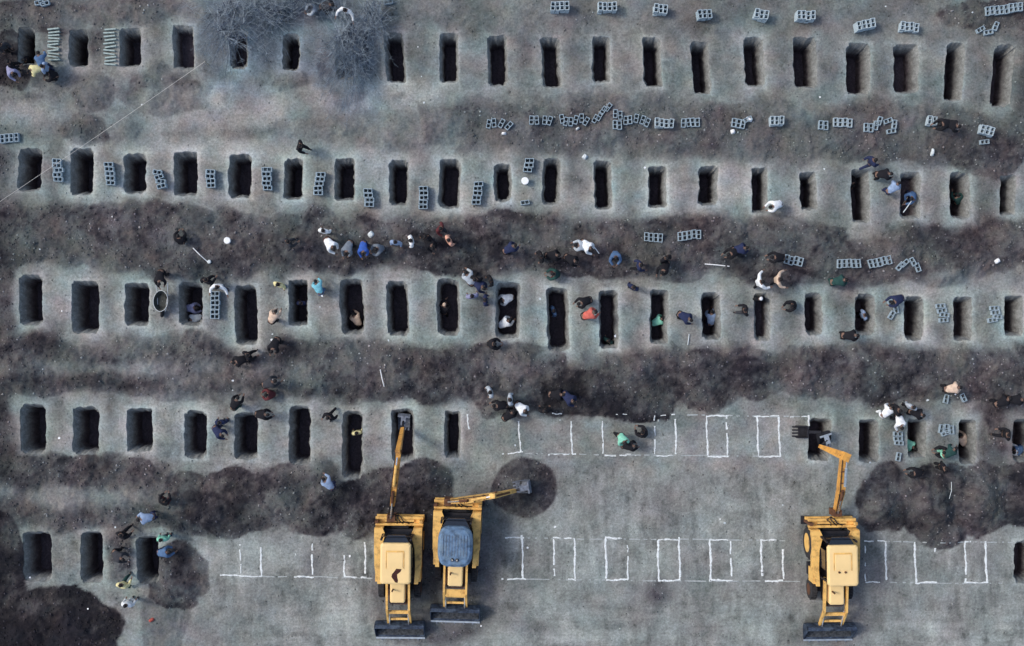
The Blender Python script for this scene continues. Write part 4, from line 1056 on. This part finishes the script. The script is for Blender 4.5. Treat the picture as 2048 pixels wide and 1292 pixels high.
def make_pose(pose):
    j = J(pose)
    names, pos, rad, E, reg = [], [], [], [], []
    idx = {}
    def av(n, p, r_, region):
        idx[n] = len(pos); names.append(n); pos.append(p); rad.append(r_); reg.append(region); return idx[n]
    def ed(a, b): E.append((idx[a], idx[b]))
    av('pel', j['pel'], (.15, .12), 'leg')
    for n, r_, rg in (('spi', (.145, .115), 'top'), ('che', (.175, .125), 'top'), ('nec', (.06, .06), 'skin'), ('jaw', (.082, .09), 'skin'), ('crn', (.088, .10), 'skin')):
        av(n, j[n], r_, rg)
    for a, b in (('pel', 'spi'), ('spi', 'che'), ('che', 'nec'), ('nec', 'jaw'), ('jaw', 'crn')): ed(a, b)
    for s in 'LR':
        av('sh' + s, j['sh' + s], (.088, .088), 'top'); av('el' + s, j['el' + s], (.062, .062), 'top'); av('wr' + s, j['wr' + s], (.042, .042), 'top')
        ed('che', 'sh' + s); ed('sh' + s, 'el' + s); ed('el' + s, 'wr' + s)
        d = (j['wr' + s] - j['el' + s]).normalized()
        pm = j['wr' + s] + d * 0.075
        av('pa' + s, pm, (.036, .022), 'skin'); ed('wr' + s, 'pa' + s)
        side = d.cross(Vector((0, 1, 0.3))).normalized()
        nrm = side.cross(d)
        for k, L_ in enumerate((.065, .078, .072, .055)):
            o_ = side * (-.030 + .020 * k)
            a = pm + d * 0.035 + o_; b = a + d * L_ * 0.6 + nrm * 0.012; c = b + d * L_ * 0.35 + nrm * 0.026
            av('f%d%sa' % (k, s), b, (.0095, .0095), 'skin'); av('f%d%sb' % (k, s), c, (.008, .008), 'skin')
            ed('pa' + s, 'f%d%sa' % (k, s)); ed('f%d%sa' % (k, s), 'f%d%sb' % (k, s))
        tb = pm - d * 0.03 + side * 0.045 + nrm * 0.01
        av('th%s' % s, tb + d * 0.03, (.011, .011), 'skin'); ed('pa' + s, 'th' + s)
        av('tq%s' % s, tb + d * 0.065 - side * 0.004 + nrm * 0.02, (.009, .009), 'skin'); ed('th' + s, 'tq' + s)
        av('hp' + s, j['hp' + s], (.105, .11), 'leg'); av('kn' + s, j['kn' + s], (.075, .075), 'leg'); av('an' + s, j['an' + s], (.052, .052), 'leg'); av('to' + s, j['to' + s], (.045, .038), 'shoe')
        ed('pel', 'hp' + s); ed('hp' + s, 'kn' + s); ed('kn' + s, 'an' + s); ed('an' + s, 'to' + s)
    me = bpy.data.meshes.new('skel')
    me.from_pydata(pos, E, [])
    me.update()
    ob = link(bpy.data.objects.new('skel', me))
    md = ob.modifiers.new('skin', 'SKIN'); md.use_smooth_shade = True
    for k, sv in enumerate(me.skin_vertices[0].data):
        sv.radius = rad[k]; sv.use_root = (k == 0)
    ss = ob.modifiers.new('sub', 'SUBSURF'); ss.levels = 1; ss.render_levels = 1
    dg = bpy.context.evaluated_depsgraph_get()
    ev = ob.evaluated_get(dg)
    bme = bpy.data.meshes.new_from_object(ev)
    bpy.data.objects.remove(ob, do_unlink=True)
    n = len(bme.vertices)
    co = np.zeros(n * 3); bme.vertices.foreach_get('co', co); co = co.reshape(-1, 3)
    no = np.zeros(n * 3); bme.vertices.foreach_get('normal', no); no = no.reshape(-1, 3)
    # region of each vertex = region of nearest bone
    best = np.full(n, 1e9); rg = np.zeros(n, int)
    code = {'top': 0, 'leg': 1, 'skin': 2, 'shoe': 3}
    for a, b in E:
        A, B_ = np.array(pos[a]), np.array(pos[b])
        t = np.clip(((co - A) @ (B_ - A)) / max(1e-9, (B_ - A) @ (B_ - A)), 0, 1)
        dd = np.linalg.norm(co - (A + t[:, None] * (B_ - A)), axis=1) - (rad[a][0] * (1 - t) + rad[b][0] * t) * 0.9
        ra, rb = code[reg[a]], code[reg[b]]
        if names[b] == 'nec': r2 = np.where(t > 0.7, 2, 0)
        elif names[b][:2] == 'pa': r2 = np.where(t > 0.15, 2, 0)
        elif names[b] == 'spi': r2 = np.where(t > 0.1, 0, 1)
        elif names[b][:2] == 'to': r2 = np.full(n, 3)
        else: r2 = np.full(n, rb)
        up = dd < best
        best[up] = dd[up]; rg[up] = r2[up]
    polys = [tuple(p.vertices) for p in bme.polygons]
    # the body: skin plus shoes; nose, ears, eyes added
    crn, jaw = np.array(j['crn']), np.array(j['jaw'])
    body_v = co.tolist(); body_f = list(polys); mi = [1 if rg[list(p)].max() == 3 and rg[list(p)].min() == 3 else 0 for p in polys]
    upv = (crn - jaw); upv = upv / np.linalg.norm(upv)
    fw = np.array([0, 1, 0.0]) - upv * upv[1]; fw = fw / np.linalg.norm(fw); sdv = np.cross(fw, upv)
    hc = (crn + jaw) / 2
    def blob(c, r1, m_):
        b0 = len(body_v)
        for dx, dy, dz in ((1, 0, 0), (-1, 0, 0), (0, 1, 0), (0, -1, 0), (0, 0, 1), (0, 0, -1)):
            body_v.append((c + sdv * dx * r1[0] + fw * dy * r1[1] + upv * dz * r1[2]).tolist())
        for f in ((0, 2, 4), (2, 1, 4), (1, 3, 4), (3, 0, 4), (2, 0, 5), (1, 2, 5), (3, 1, 5), (0, 3, 5)):
            body_f.append(tuple(b0 + i for i in f)); mi.append(m_)
    blob(hc + fw * 0.088 - upv * 0.005, (.016, .026, .03), 0)
    for s in (-1, 1):
        blob(hc + sdv * s * 0.082 - fw * 0.01, (.012, .02, .032), 0)
        blob(hc + fw * 0.078 + sdv * s * 0.032 + upv * 0.02, (.014, .01, .009), 1)
    blob(hc + fw * 0.082 - upv * 0.045, (.026, .008, .007), 1)
    bm = bpy.data.meshes.new('person')
    bm.from_pydata(body_v, [], body_f); bm.update()
    bm.polygons.foreach_set('material_index', mi)
    bm.polygons.foreach_set('use_smooth', [True] * len(body_f))
    bm.materials.append(M_skin); bm.materials.append(M_shoe)
    def shell(name, codes, off):
        fs = [p for p in polys if all(rg[i] in codes for i in p)]
        ids = sorted({i for p in fs for i in p}); mp = {a: b for b, a in enumerate(ids)}
        rs = np.random.RandomState(3)
        fold = np.sin(co[:, 2] * 60 + co[:, 0] * 30) * 0.004
        vv = (co + no * (off + fold)[:, None] if isinstance(off, np.ndarray) else co + no * (off + fold)[:, None])[ids]
        m = bpy.data.meshes.new(name)
        m.from_pydata(vv.tolist(), [], [tuple(mp[i] for i in p) for p in fs]); m.update()
        m.polygons.foreach_set('use_smooth', [True] * len(m.polygons))
        m.materials.append(CM['black'])
        return m
    jm = shell('jacket', (0,), 0.020); tm = shell('trousers', (1,), 0.012)
    # hair cap on the crown
    hv, hf = [], []
    nseg, nr = 12, 5
    for a in range(nr + 1):
        th = a / nr * 1.75
        for b in range(nseg):
            ph = 2 * math.pi * b / nseg
            lim = 1.0 if math.sin(ph) < 0.3 else 0.72
            t = th * lim
            p = hc + upv * 0.02 + sdv * math.sin(t) * math.cos(ph) * 0.096 + fw * math.sin(t) * math.sin(ph) * 0.108 + upv * math.cos(t) * 0.118
            hv.append(p.tolist())
    for a in range(nr):
        for b in range(nseg):
            c = (b + 1) % nseg
            hf.append((a * nseg + b, a * nseg + c, (a + 1) * nseg + c, (a + 1) * nseg + b))
    hm = bpy.data.meshes.new('hair'); hm.from_pydata(hv, [], hf); hm.update()
    hm.polygons.foreach_set('use_smooth', [True] * len(hf)); hm.materials.append(M_hair)
    return dict(body=bm, jacket=jm, trousers=tm, hair=hm, j=j)
POSES = {p: make_pose(p) for p in ('standing', 'walking', 'bending', 'crouching', 'digging', 'reaching', 'sitting')}

def paint(o, m):
    o.material_slots[0].link = 'OBJECT'; o.material_slots[0].material = m

M_shaft = mat('wooden_shaft', (0.42, 0.38, 0.30), 0.8)
M_blade = mat('spade_steel', (0.30, 0.34, 0.36), 0.5, metal=0.5)
shaft_m = MB().tube([(0, 0, 0), (0, 0, 1.15)], 0.018, 6).mesh('handle'); shaft_m.materials.append(M_shaft)
blade_m = MB().add([(-.1, 0, -.02), (.1, 0, -.02), (.11, .02, -.2), (0, .03, -.3), (-.11, .02, -.2), (-.1, .012, -.02), (.1, .012, -.02), (.11, .032, -.2), (0, .042, -.3), (-.11, .032, -.2)],
                   [(0, 1, 2, 3, 4), (9, 8, 7, 6, 5), (0, 5, 6, 1), (1, 6, 7, 2), (2, 7, 8, 3), (3, 8, 9, 4), (4, 9, 5, 0)]).mesh('blade'); blade_m.materials.append(M_blade)
def shovel(loc, rot, label):
    r_ = empty('shovel', loc); r_.rotation_euler = rot
    tag(r_, label, 'shovel', 'shovels of the gravediggers')
    link(bpy.data.objects.new('handle', shaft_m), r_); link(bpy.data.objects.new('blade', blade_m), r_)
    return r_

POSEW = {'standing': 'standing', 'walking': 'walking', 'bending': 'bending', 'crouching': 'crouching', 'digging': 'digging', 'reaching': 'reaching out', 'sitting': 'sitting'}
person_count = 0
def person(px, py, top, pose, ang, legs='black', hat=None, extra=None, dig=False):
    """px, py: where the shoulders appear; ang: facing in the picture, 0 right, 90 up"""
    global person_count
    person_count += 1
    pr = POSES[pose]
    ch = (pr['j']['che'] + pr['j']['crn']) / 2
    zb = ground_z(px, py)
    x, y = W(px, py, zb + ch.z)
    rz = R(ang - 90)
    # shoulders over the point: step back by the pose's own lean
    off = Matrix.Rotation(rz, 3, 'Z') @ Vector((ch.x, ch.y, 0))
    x -= off.x; y -= off.y
    loc, ins, g = where(px, py)
    if ins:
        lx, ly = g['a'] - 0.24, g['b'] - 0.3
        x = min(max(x, g['cx'] - lx), g['cx'] + lx); y = min(max(y, g['cy'] - ly), g['cy'] + ly)
        zb = -DEPTH[(g['row'], g['i'])] + 0.0
    else:   # feet not over a pit
        for gg in graves:
            dx, dy = x - gg['cx'], y - gg['cy']
            if abs(dx) < gg['a'] + 0.22 and abs(dy) < gg['b'] + 0.2:
                if gg['a'] + 0.22 - abs(dx) < gg['b'] + 0.2 - abs(dy): x = gg['cx'] + math.copysign(gg['a'] + 0.22, dx)
                else: y = gg['cy'] + math.copysign(gg['b'] + 0.2, dy)
        zb = gz(x, y)
    b = bpy.data.objects.new('person', pr['body'])
    b.location = (x, y, zb); b.rotation_euler = (0, 0, rz)
    s = 0.90 + rnd.uniform(-0.04, 0.04); b.scale = (s * 1.06, s * 1.06, s)
    link(b)
    jk = link(bpy.data.objects.new('jacket', pr['jacket']), b); paint(jk, CM[top])
    tr = link(bpy.data.objects.new('trousers', pr['trousers']), b); paint(tr, CM[legs])
    hr = link(bpy.data.objects.new('hair' if not hat else 'cap', pr['hair']), b)
    if hat: paint(hr, CM[hat])
    lab = 'person in %s%s, %s, %s' % (top if top == legs else '%s, %s trousers' % (top, legs), ', %s cap' % hat if hat else '', POSEW[pose], extra or loc)
    tag(b, uniq(lab), 'person', 'gravediggers and mourners among the graves')
    if dig:
        M = Matrix.Translation((x, y, zb)) @ Matrix.Rotation(rz, 4, 'Z')
        a = M @ (pr['j']['wrR'] * s); c = M @ (pr['j']['wrL'] * s)
        d = (c - a); d.z = -abs(d.z) - 0.35
        d.normalize()
        q = (-d).to_track_quat('Z', 'Y')
        shovel(a + d * 0.95, q.to_euler(), 'shovel held by the %s-clad digger %s' % (top, extra or loc))
    return b

PEOPLE = [
 (22,146,'violet','bending',-60,'black'),(58,139,'yellow','bending',200,'black'),(76,110,'steel blue','bending',100,'navy'),(82,131,'light blue','standing',170,'navy'),
 (95,148,'black','crouching',200,'black'),(44,124,'black','standing',0,'black'),(12,122,'black','walking',30,'black'),(8,88,'dark grey','standing',300,'black'),
 (598,290,'black','walking',-20,'black'),(690,18,'white','reaching',250,'grey'),(622,14,'pale grey','crouching',200,'grey'),(660,8,'dark grey','bending',0,'black'),
 (575,484,'dark grey','walking',40,'dark grey'),(646,461,'white','standing',80,'black'),(664,494,'white','bending',-50,'maroon'),(692,503,'grey','bending',250,'black'),(725,504,'blue','bending',270,'navy'),
 (754,498,'grey','crouching',200,'dark grey'),(790,484,'light blue','standing',260,'navy'),(821,481,'white','standing',190,'black'),(850,473,'black','standing',230,'black'),(862,491,'black','bending',-60,'black'),
 (897,480,'salmon','standing',30,'maroon'),(880,456,'maroon','walking',-40,'dark grey'),(355,474,'black','crouching',90,'black'),
 (1027,492,'navy','bending',30,'black'),(1082,512,'black','standing',200,'black'),(1114,510,'black','bending',0,'black'),(1150,522,'black','bending',-30,'black'),(1156,490,'pale grey','bending',170,'black'),
 (1180,496,'white','bending',-40,'black'),(1232,514,'steel blue','crouching',270,'black'),(1282,530,'navy','walking',0,'black'),(1334,516,'black','standing',300,'black'),(1326,541,'black','bending',240,'dark green'),(1108,548,'dark green','crouching',180,'maroon'),
 (1462,507,'black','bending',200,'black'),(1490,496,'navy','bending',10,'black'),(1550,514,'black','bending',180,'black'),(1524,564,'white','reaching',20,'black'),(1560,559,'tan','reaching',0,'black'),(1522,590,'black','standing',90,'black','white'),
 (1546,412,'white','bending',200,'white'),(1708,338,'black','bending',-80,'black'),(1750,325,'navy','walking',20,'navy'),(1774,347,'black','bending',0,'black'),(1797,368,'light blue','bending',40,'navy'),(1826,395,'steel blue','digging',230,'navy',None,None,True),
 (1928,392,'dark green','digging',120,'black'),(1886,247,'black','bending',190,'black'),(1916,250,'black','bending',-20,'black'),(1690,560,'dark green','bending',10,'dark green'),
 (318,563,'black','bending',-90,'black'),(386,616,'violet','bending',0,'navy'),(380,640,'pale grey','bending',200,'navy'),(433,573,'white','reaching',260,'navy'),(410,560,'black','walking',60,'black'),
 (548,626,'tan','bending',60,'black'),(557,569,'yellow','standing',250,'steel blue'),(631,566,'cyan','bending',110,'steel blue'),(600,606,'navy','standing',90,'navy'),(707,632,'tan','bending',120,'black'),
 (545,698,'black','bending',250,'black'),(470,724,'black','bending',200,'black'),(493,711,'black','walking',30,'black'),(544,764,'dark grey','bending',20,'black'),(534,790,'maroon','crouching',180,'black'),(472,800,'black','bending',60,'dark green'),
 (888,612,'black','digging',80,'black','tan'),(934,549,'pale grey','bending',120,'black'),(944,592,'violet','standing',100,'navy'),(964,574,'navy','bending',-40,'navy'),(970,600,'navy','standing',0,'navy'),(983,560,'black','standing',200,'black'),(950,558,'black','walking',240,'black'),
 (1006,600,'white','bending',200,'black'),(1016,642,'white','bending',30,'black'),(987,688,'black','crouching',0,'black'),(1108,622,'steel blue','standing',200,'navy'),(1162,606,'black','bending',200,'black'),(1187,626,'red','bending',20,'black'),
 (1268,574,'navy','standing',60,'black'),(1324,638,'green','bending',30,'dark green'),(1379,638,'navy','bending',-30,'black'),(1424,628,'light blue','bending',90,'navy'),(1492,620,'black','walking',180,'dark grey'),(1586,611,'black','crouching',200,'dark grey'),
 (1733,630,'light blue','standing',20,'black'),(1711,671,'black','bending',0,'black'),(1790,603,'navy','bending',200,'navy'),(1218,682,'dark green','standing',60,'black'),
 (440,870,'navy','bending',-40,'navy'),(437,846,'navy','standing',90,'navy'),(530,830,'black','bending',0,'black'),(656,835,'black','walking',230,'black'),(712,867,'yellow','standing',100,'white'),(648,963,'light blue','bending',130,'navy'),
 (325,1002,'black','crouching',80,'maroon'),(283,1038,'light blue','bending',190,'navy'),(980,785,'pale grey','standing',200,'black'),(992,812,'black','bending',180,'black'),(1020,800,'pale grey','standing',0,'black'),(1024,826,'black','bending',40,'black'),
 (1049,822,'white','bending',-40,'black'),(1090,822,'black','standing',90,'black'),(1122,790,'black','bending',0,'black'),(1144,802,'navy','bending',-40,'navy'),
 (1249,884,'green','digging',-60,'black',None,None,True),(1268,893,'black','bending',0,'black'),(1286,866,'black','crouching',140,'black'),
 (1784,817,'white','bending',50,'white'),(1829,815,'pale grey','standing',60,'black'),(1800,822,'black','walking',0,'black'),(1846,830,'black','bending',-20,'black'),(1805,852,'white','bending',-80,'black'),(1820,895,'green','bending',-40,'black'),
 (1930,874,'tan','bending',120,'black'),(1910,900,'dark green','bending',40,'green'),(1890,905,'black','crouching',180,'black'),(1894,938,'black','standing',20,'black'),(1831,948,'black','bending',180,'black'),(1919,776,'tan','bending',10,'black'),
 (2032,918,'white','bending',130,'white'),(2044,800,'black','bending',0,'black'),(2018,870,'black','walking',180,'black'),(2044,904,'steel blue','bending',200,'navy'),(2018,800,'black','bending',30,'black'),
 (240,1072,'black','walking',50,'black'),(320,1081,'green','standing',90,'navy'),(332,1106,'steel blue','bending',10,'navy'),(240,1118,'dark grey','bending',-30,'black'),(241,1172,'yellow','walking',70,'dark green'),(250,1212,'white','standing',80,'white'),
]
for p in PEOPLE: person(*p)

# ------------------------------------------------------------------ wheelbarrow
M_tub = mat('dark_tub', (0.05, 0.055, 0.05), 0.7, var=0.3)
M_wrim = mat('pale_rim', (0.62, 0.66, 0.68), 0.5, metal=0.2)
x, y = W(322, 602, 0.5)
wb = empty('wheelbarrow', (x, y, gz(x, y)), R(-4))
tag(wb, 'dark oval wheelbarrow with pale metal rim, between third and fourth graves of the third row', 'wheelbarrow')
def oval(rx, ry, z, n=24): return [(rx * math.cos(2 * math.pi * k / n), ry * math.sin(2 * math.pi * k / n), z) for k in range(n)]
vs = oval(.36, .52, .58) + oval(.24, .36, .32) + oval(.02, .02, .31)
fs = [(k * 24 + i, k * 24 + (i + 1) % 24, (k + 1) * 24 + (i + 1) % 24, (k + 1) * 24 + i) for k in range(2) for i in range(24)]
tb = MB().add(vs, fs + [tuple(i for i in f[::-1]) for f in fs]).build('tray', M_tub, wb)
pts = oval(.36, .52, .585); pts.append(pts[0])
MB().tube(pts, 0.013, 6).build('rim', M_wrim, tb)
for s in (-1, 1):
    MB().tube([(s * .18, -.5, .28), (s * .26, .3, .36), (s * .3, .95, .62)], 0.02, 6).build('handle', M_wrim, wb)
    MB().tube([(s * .26, .3, .35), (s * .28, .35, .0)], 0.018, 6).build('leg', M_wrim, wb)
MB().lathe([(.1, -.04), (.18, -.04), (.2, 0), (.18, .04), (.1, .04)], 16, Matrix.Translation((0, -.62, .2)) @ Matrix.Rotation(R(90), 4, 'Y')).build('wheel', M_tyre, wb)

# ------------------------------------------------------------------ buckets, sacks, sticks, scraps
M_wht = mat('white_plastic', (0.85, 0.87, 0.88), 0.5, var=0.04)
M_scrap = mat('pale_scrap', (0.62, 0.68, 0.70), 0.7, var=0.2)
for px, py, r_, lab in ((458, 482, .155, 'white round bucket alone on the dark band below the second row'), (1050, 362, .175, 'white round bucket below the short block column right of the tenth grave, second row'),
                        ):
    x, y = W(px, py, 0.3)
    b = empty('bucket', (x, y, gz(x, y))); tag(b, lab, 'bucket', 'white buckets')
    MB().lathe([(r_ * .8, 0), (r_, .3), (r_ * 1.04, .31), (r_ * 1.04, .34)], 20).build('pail', M_wht, b)
    MB().lathe([(r_ * 1.05, .341), (r_ * 1.05, .36), (r_ * .9, .37)], 20).build('lid', M_wht, b)
    MB().tube([(r_ * 1.05 * math.cos(t * .314), .02 + r_ * .9 * math.sin(t * .314), .33) for t in range(11)], 0.008, 5).build('handle', M_blade, b)
def sack(px, py, rz, sx, sy, lab, m):
    x, y = W(px, py, .12)
    vs, fs = [], []
    n = 9
    for i in range(n):
        for j in range(n):
            u, v = i / (n - 1) * 2 - 1, j / (n - 1) * 2 - 1
            vs.append((u * sx * (1 - .12 * v * v), v * sy * (1 - .1 * u * u), .02 + .16 * (1 - u ** 4) * (1 - v ** 4) * (.85 + .3 * rnd.random())))
    for i in range(n - 1):
        for j in range(n - 1):
            fs.append((i * n + j, (i + 1) * n + j, (i + 1) * n + j + 1, i * n + j + 1))
    b0 = len(vs)
    ringi = [i * n for i in range(n)] + [(n - 1) * n + j for j in range(1, n)] + [i * n + n - 1 for i in range(n - 2, -1, -1)] + [j for j in range(n - 2, 0, -1)]
    vs += [(vs[i][0], vs[i][1], -.03) for i in ringi]
    L = len(ringi)
    fs += [(ringi[k], b0 + k, b0 + (k + 1) % L, ringi[(k + 1) % L]) for k in range(L)] + [tuple(range(b0 + L - 1, b0 - 1, -1))]
    o = MB().add(vs, fs).build('sack', m, None, True)
    o.location = (x, y, gz(x, y)); o.rotation_euler = (0, 0, R(rz))
    tag(o, lab, 'sack')
sack(1497, 240, -25, .17, .10, 'small white sack lying on the short block row, below the fifteenth grave, top row', M_wht)
sack(1466, 263, 10, .12, .12, 'small round white bundle just below a short row of blocks', M_wht)
sack(743, 470, 40, .16, .16, 'pale bundle behind the line of stooping people', M_scrap)
sack(1863, 305, 85, .20, .08, 'narrow pale sack on the band above the second row at right', M_scrap)
sack(1008, 268, 0, .12, .07, 'little white bundle under the four leftmost loose blocks', M_wht)
sack(1993, 522, 30, .14, .12, 'white bundle near the right edge below the second row', M_wht)
sack(1170, 313, 50, .13, .12, 'pale bundle above the gap between second row graves near the centre', M_scrap)
sack(303, 1240, 30, .16, .08, 'small red cloth on the ground below the white-clad person, lower left', mat('red_cloth', (0.45, 0.10, 0.08), 0.9))
sack(557, 570, 0, .10, .10, 'small cream bundle left of the sixth grave of the third row', M_wht)
sack(1155, 258, 30, .10, .06, 'tiny pale bundle below the middle of the loose block line', M_scrap)
def stick(p, q, wd, lab, m, name='stake'):
    ax, ay = W(*p); bx, by = W(*q)
    o = MB().tube([(ax, ay, gz(ax, ay) + .05), ((ax + bx) / 2, (ay + by) / 2, max(gz(ax, ay), gz(bx, by), gz((ax + bx) / 2, (ay + by) / 2)) + .08), (bx, by, gz(bx, by) + .06)], wd / 2, 6).build(name, m)
    tag(o, lab, 'stick')
    return o
stick((391, 497), (418, 524), .045, 'white stake lying slantwise on the dark band left of the stooping people', M_wht)
stick((1409, 528), (1457, 533), .055, 'white stake lying level above the third row, right of centre', M_wht)
stick((763, 738), (770, 772), .045, 'thin white stake lying upright in the picture above the fourth row', M_wht)
stick((1898, 962), (1890, 994), .03, 'thin pale stick on the dark heap at the right', M_scrap)
stick((1181, 487), (1197, 508), .05, 'short curved white pipe beside the bending person in white', M_wht, 'pipe')
stick((1378, 668), (1375, 690), .05, 'short pale stick standing out right of the eighth grave from the right, third row', M_scrap)
stick((1806, 425), (1822, 402), .05, 'pale shovel shaft across the third grave from the right of the second row', M_scrap, 'pole')
x, y = W(421, 524, .1)
o = MB().lathe([(.09, 0), (.1, .1), (.07, .14)], 12).build('tin', M_scrap); o.location = (x, y, gz(x, y)); tag(o, 'small round pale tin at the end of the white stake', 'tin')
# measuring strings stretched over the field
M_str = mat('string', (0.62, 0.60, 0.55), 0.8, var=0.1)
def string(p, q, lab, r_=0.013, hgt=0.35):
    ax, ay = W(p[0], p[1], hgt); bx, by = W(q[0], q[1], hgt)
    n = 30
    root = empty('measuring_string', (0, 0, 0)); tag(root, lab, 'string', 'strings stretched over the graves')
    MB().tube([(ax + (bx - ax) * k / n, ay + (by - ay) * k / n, hgt + .3 - .12 * math.sin(math.pi * k / n)) for k in range(n + 1)], r_, 5).build('cord', M_str, root)
    for (x, y) in ((ax, ay), (bx, by)):
        MB().tube([(x, y, -.2), (x, y, hgt + .34)], .02, 6).build('peg', M_shaft, root)
string((-30, 428), (413, 126), 'long pale string slanting from the left edge to the top row of graves', 0.009)
# small litter
LIT = [(285,210),(124,622),(85,499),(644,592),(777,681),(119,876),(1120,840),(1440,1038),(1449,1046),(178,1216),(231,1054),(470,760),(843,153),(836,94),(1648,338),(1640,194),(1771,13),(700,1112),(1030,890),
       (60,1155),(545,668),(543,680),(640,614),(962,1252),(1080,598),(1110,1054),(1940,28),(230,435),(466,780),(1230,672),(848,205),(1290,335),(1855,800),(1906,788),(1740,925),(1848,830),(1565,1010),(1055,1095)]
for k, (px, py) in enumerate(LIT):
    x, y = W(px, py)
    s = rnd.uniform(.035, .075)
    pts = [(s * rnd.uniform(.6, 1.2) * math.cos(a), s * rnd.uniform(.6, 1.2) * math.sin(a)) for a in [i * 1.05 for i in range(6)]]
    o = MB().prism(pts, 0, .025).build('litter', M_wht if k % 2 else M_scrap)
    o.location = (x, y, gz(x, y) + .005); o.rotation_euler = (rnd.uniform(-.3, .3), rnd.uniform(-.3, .3), rnd.random() * 6)
    tag(o, uniq('small %s scrap of litter %s' % ('bright white' if k % 2 else 'pale grey', where(px, py)[0])), 'litter', 'scraps of litter')

# ------------------------------------------------------------------ bare brush, upper left
M_twig = mat('bluish_twigs', (0.25, 0.30, 0.34), 0.8, var=0.5, scale=3)
M_twig2 = mat('dark_twigs', (0.07, 0.09, 0.14), 0.8, var=0.4, scale=3)
def shrub(px, py, rx, ry, h, n, seed, lab, lean=(0, 0)):
    r_ = random.Random(seed)
    x0, y0 = W(px, py)
    z0 = gz(x0, y0) if abs(x0) < 28 and abs(y0) < 18.5 else 0
    root = empty('bare_shrub', (x0, y0, z0)); tag(root, lab, 'shrub', 'leafless bluish shrubs at the top left')
    tr = MB(); br = MB(); tw = MB()
    ends = []
    for k in range(9):
        a = k * .7 + r_.random()
        e = Vector((math.cos(a) * rx * .45 + lean[0] * .5, math.sin(a) * ry * .45 + lean[1] * .5, h * r_.uniform(.5, .8)))
        m = e * .5 + Vector((r_.uniform(-.1, .1), r_.uniform(-.1, .1), h * .1))
        tr.tube([(0, 0, -.1), m, e], [.06, .04, .025], 6)
        ends += [(m, e)]
    for k in range(n):
        m, e = r_.choice(ends)
        p = m.lerp(e, r_.random())
        a = r_.random() * 6.283; q = r_.random() ** 0.8 * r_.uniform(0.8, 1.75)
        t = Vector((math.cos(a) * rx * q + lean[0], math.sin(a) * ry * q + lean[1], h * r_.uniform(.15, 1.0)))
        c = p.lerp(t, .5) + Vector((r_.uniform(-.15, .15), r_.uniform(-.15, .15), r_.uniform(0, .25)))
        d = (t - p).normalized()
        (br if r_.random() < .35 else tw).tube([p, c, t], [.010, .007, .003], 3, False)
        for _ in range(4):
            s = c.lerp(t, r_.random()); u = s + Vector((r_.uniform(-.35, .35), r_.uniform(-.35, .35), r_.uniform(-.15, .3))) + d * .15
            tw.tube([s, u], [.006, .003], 3, False)
    tr.build('trunk', M_twig2, root); br.build('branches', M_twig2, root)
    o = tw.build('twigs', M_twig, root); o['kind'] = 'stuff'
shrub(704, 60, 1.3, 2.2, 1.5, 430, 1, 'dense leafless bluish shrub hanging over the seventh grave of the top row', (-.1, -1.6))
shrub(468, 50, 1.7, 2.2, 1.2, 300, 2, 'thin leafless shrub over the fifth grave of the top row')
shrub(545, 22, 1.6, 1.7, 1.2, 240, 3, 'leafless bluish shrub at the top edge between the fifth and sixth graves')
shrub(612, -6, 1.6, 1.4, 1.8, 260, 4, 'leafless shrub cut by the top edge left of the two pale-clad people')
shrub(752, 40, 1.0, 1.9, 1.6, 180, 5, 'sparse leafless shrub between the seventh and eighth graves of the top row')

# tell the remaining look-alikes apart by their place
byl = {}
for o in sc.objects:
    if o.parent is None and 'label' in o: byl.setdefault(o['label'], []).append(o)
for l, obs in byl.items():
    if len(obs) < 2: continue
    xs = [o.location.x for o in obs]; ys = [o.location.y for o in obs]; zs = [o.location.z for o in obs]
    if max(xs) - min(xs) >= max(ys) - min(ys):
        obs.sort(key=lambda o: o.location.x); W2, E1, E2 = 'left one', 'leftmost one', 'rightmost one'
    else:
        obs.sort(key=lambda o: -o.location.y); W2, E1, E2 = 'upper one', 'uppermost one', 'lowest one'
    n = len(obs)
    for k, o in enumerate(obs):
        if n == 2: t = (W2 if k == 0 else W2.replace('left', 'right').replace('upper', 'lower'))
        elif k == 0: t = E1
        elif k == n - 1: t = E2
        else: t = 'middle one' if n == 3 else '%s of %s' % (ORD[k + 1], {4: 'four', 5: 'five', 6: 'six', 7: 'seven', 8: 'eight'}.get(n, 'many'))
        o['label'] = l + ', ' + t
